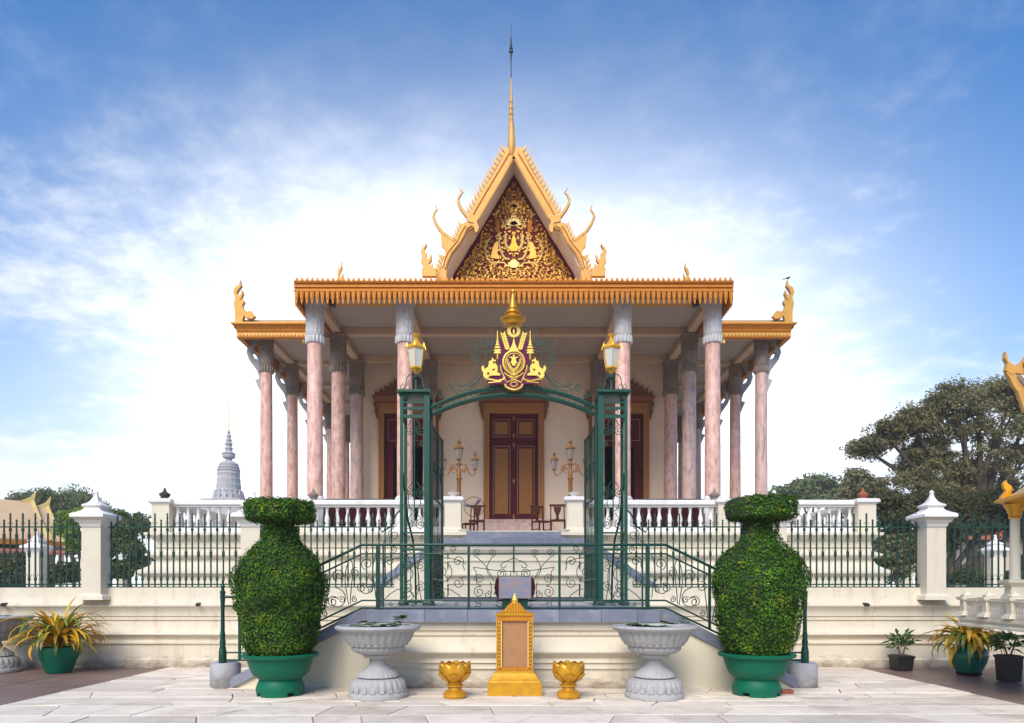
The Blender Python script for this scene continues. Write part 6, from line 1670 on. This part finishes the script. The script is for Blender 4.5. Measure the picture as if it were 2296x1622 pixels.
# ---------------------------------------------------------------- trees and shrubs
def tree(name, label, X, Y, lobes, m, leaf, per, clump, clr, cat='tree', group=None, trunk_r=.35, ztr=None, dens=1.0, seed=1):
    """lobes: (x px, y px, rx px, ry px) in the plane at Y, spread in depth too"""
    R_ = random.Random(seed)
    t = thing(name, label, cat, (X, Y, 1.19), group)
    k_ = Y / F
    L = [((ax(x, Y) - X), R_.uniform(-1, 1) * 2.2 * (rx * k_) / 4, az(y, Y) - 1.19, rx * k_, ry * k_) for x, y, rx, ry in lobes]
    zlow = min(l[2] - l[4] for l in L)
    fork = max(.6, zlow * .6 + .4)
    tr = part('trunk', MB().tube([(0, 0, -.1), (.06, 0, fork * .5), (-.05, .05, fork), (0, 0, fork + 1.0)], [trunk_r * 1.15, trunk_r, trunk_r * .85, trunk_r * .6], 9), 'bark', t, local=True)
    pts = []; nr = []
    for (x, y, z_, rx, rz) in L:
        mid = (x * .45 + R_.uniform(-.4, .4), y * .5, fork + (z_ - fork) * .55 + R_.uniform(-.3, .3))
        part('branch', MB().tube([(0, 0, fork * .9), mid, (x, y, z_)], [trunk_r * .55, trunk_r * .32, trunk_r * .12], 6), 'bark', tr, local=True)
        nb = 5
        for q in range(nb):
            a = R_.uniform(0, 2 * PI); u = R_.uniform(-.4, 1)
            e = (x + rx * .8 * math.cos(a), y + rx * .7 * math.sin(a), z_ + rz * .8 * u)
            part('twig', MB().tube([(x * .8 + mid[0] * .2, y * .8 + mid[1] * .2, z_ * .8 + mid[2] * .2), ((x + e[0]) / 2, (y + e[1]) / 2, (z_ + e[2]) / 2 + .1), e], [trunk_r * .14, trunk_r * .09, .01], 4), 'bark', tr, local=True)
        n = int(per * dens)
        for q in range(n):
            a = R_.uniform(0, 2 * PI); cz = R_.uniform(-.75, 1); rr = math.sqrt(max(0, 1 - cz * cz)) ; sh_ = R_.uniform(.45, 1.05)
            c = np.array((x + rx * rr * math.cos(a) * sh_, y + rx * .8 * rr * math.sin(a) * sh_, z_ + rz * cz * sh_))
            cr = clr * R_.uniform(.5, 1.3)
            nn = rng.normal(0, 1, (clump, 3)); nn /= np.linalg.norm(nn, axis=1)[:, None]
            rad = rng.uniform(.2, 1, clump) ** .6
            p = c + nn * rad[:, None] * np.array((cr, cr, cr * .6))
            pts.append(p); d = nn.copy(); d[:, 2] += .8; nr.append(d)
    P_ = np.concatenate(pts); N_ = np.concatenate(nr)
    ok = P_[:, 2] > .05
    part('crown', leaf_mesh('crown', P_[ok], N_[ok], leaf, m, .5, .7), None, t, local=True)
    return t
tree('big_tree', 'large spreading brown-green tree rising behind the right fence pillar', ax(2190, 38), 38,
     [(2130, 905, 60, 40), (2195, 890, 60, 40), (2265, 890, 55, 40), (2310, 930, 55, 60), (2075, 930, 50, 36), (2025, 955, 42, 32), (1975, 985, 40, 30), (1945, 1005, 30, 22), (2150, 960, 75, 45), (2230, 965, 80, 55),
      (2095, 995, 50, 40), (2060, 1040, 50, 40), (2130, 1040, 65, 45), (2210, 1050, 80, 55), (2290, 1050, 60, 70), (2050, 1090, 60, 40), (2130, 1105, 80, 45), (2230, 1120, 80, 50)], 'tree_leaf', .085, 30, 120, .62, trunk_r=.5, seed=3)
tree('dark_tree', 'dense low dark tree beneath the large spreading tree', ax(2120, 33), 33,
     [(2000, 1150, 60, 45), (2070, 1160, 65, 50), (2150, 1165, 70, 50), (2230, 1150, 75, 60), (2300, 1160, 70, 60), (2010, 1215, 45, 45), (1990, 1270, 35, 30), (2100, 1215, 50, 40), (1960, 1130, 40, 35)], 'tree_leaf_dark', .09, 42, 110, .6, trunk_r=.3, seed=4)
tree('pale_tree', 'pale rounded tree beyond the end of the terrace parapet', ax(1815, 85), 85, [(1790, 1100, 40, 22), (1840, 1092, 45, 26), (1875, 1108, 30, 18), (1760, 1110, 26, 16), (1820, 1120, 60, 18)], 'tree_leaf_green', .28, 34, 60, 1.2, trunk_r=.4, seed=5)
tree('pale_tree', 'thin pale tree between the terrace parapet post and the large spreading tree', ax(1930, 60), 60, [(1925, 1075, 30, 24), (1910, 1110, 30, 25), (1945, 1100, 35, 35), (1930, 1140, 40, 25)], 'tree_leaf', .2, 26, 55, .8, trunk_r=.25, seed=6)
tree('far_tree', 'dark leafy tree behind the orange-roofed hall', ax(110, 62), 62, [(70, 1122, 34, 12), (110, 1125, 36, 18), (165, 1118, 38, 22), (200, 1130, 24, 16), (130, 1150, 55, 24), (222, 1142, 14, 14)], 'tree_leaf_green', .14, 26, 70, .9, trunk_r=.35, seed=7)
tree('lime_shrub', 'bright lime green young tree beside the fence pillar', ax(165, 36), 36, [(160, 1160, 18, 14), (178, 1155, 14, 14), (165, 1190, 26, 24), (172, 1225, 24, 24)], 'tree_leaf_lime', .09, 30, 60, .32, trunk_r=.08, seed=8)
tree('garden_shrub', 'dark green garden shrub at the corner of the temple terrace', ax(290, 30), 30, [(270, 1190, 26, 24), (305, 1180, 24, 26), (285, 1230, 34, 28), (310, 1265, 24, 28), (275, 1280, 22, 22), (265, 1160, 14, 12)], 'tree_leaf_green', .09, 40, 65, .32, cat='shrub', trunk_r=.08, seed=9)
tree('garden_shrub', 'low dark hedge shrub in front of the orange-roofed hall', ax(60, 27), 27, [(10, 1280, 40, 26), (70, 1285, 40, 22), (130, 1288, 40, 22), (40, 1262, 26, 18), (175, 1285, 30, 24)], 'tree_leaf_dark', .08, 40, 65, .3, cat='shrub', trunk_r=.06, seed=10)
tree('garden_shrub', 'low clipped shrub row beneath the red-roofed building', ax(2200, 26), 26, [(2150, 1295, 30, 14), (2200, 1295, 32, 14), (2255, 1296, 34, 14)], 'tree_leaf_dark', .07, 40, 60, .26, cat='shrub', trunk_r=.06, seed=13)
tree('round_shrub', 'rounded orange-brown shrub beside the temple terrace end', ax(2010, 27), 27, [(1998, 1235, 26, 34), (2012, 1275, 28, 28), (2040, 1240, 22, 28)], 'tree_leaf', .08, 40, 60, .3, cat='shrub', trunk_r=.07, seed=14)

# ---------------------------------------------------------------- warm hazy air
hz = MB().box(-160, 160, -20, 150, -1.1, 30)
ho = solo('haze', hz, None, kind='stuff', smooth=None)
hm = bpy.data.materials.new('haze'); hm.use_nodes = True
hm.node_tree.nodes.remove(hm.node_tree.nodes['Principled BSDF'])
pvn = hm.node_tree.nodes.new('ShaderNodeVolumePrincipled')
pvn.inputs['Color'].default_value = (1.0, 0.98, 0.95, 1); pvn.inputs['Density'].default_value = 0.0011; pvn.inputs['Anisotropy'].default_value = 0.2
hm.node_tree.links.new(pvn.outputs[0], hm.node_tree.nodes['Material Output'].inputs['Volume'])
ho.data.materials.append(hm)
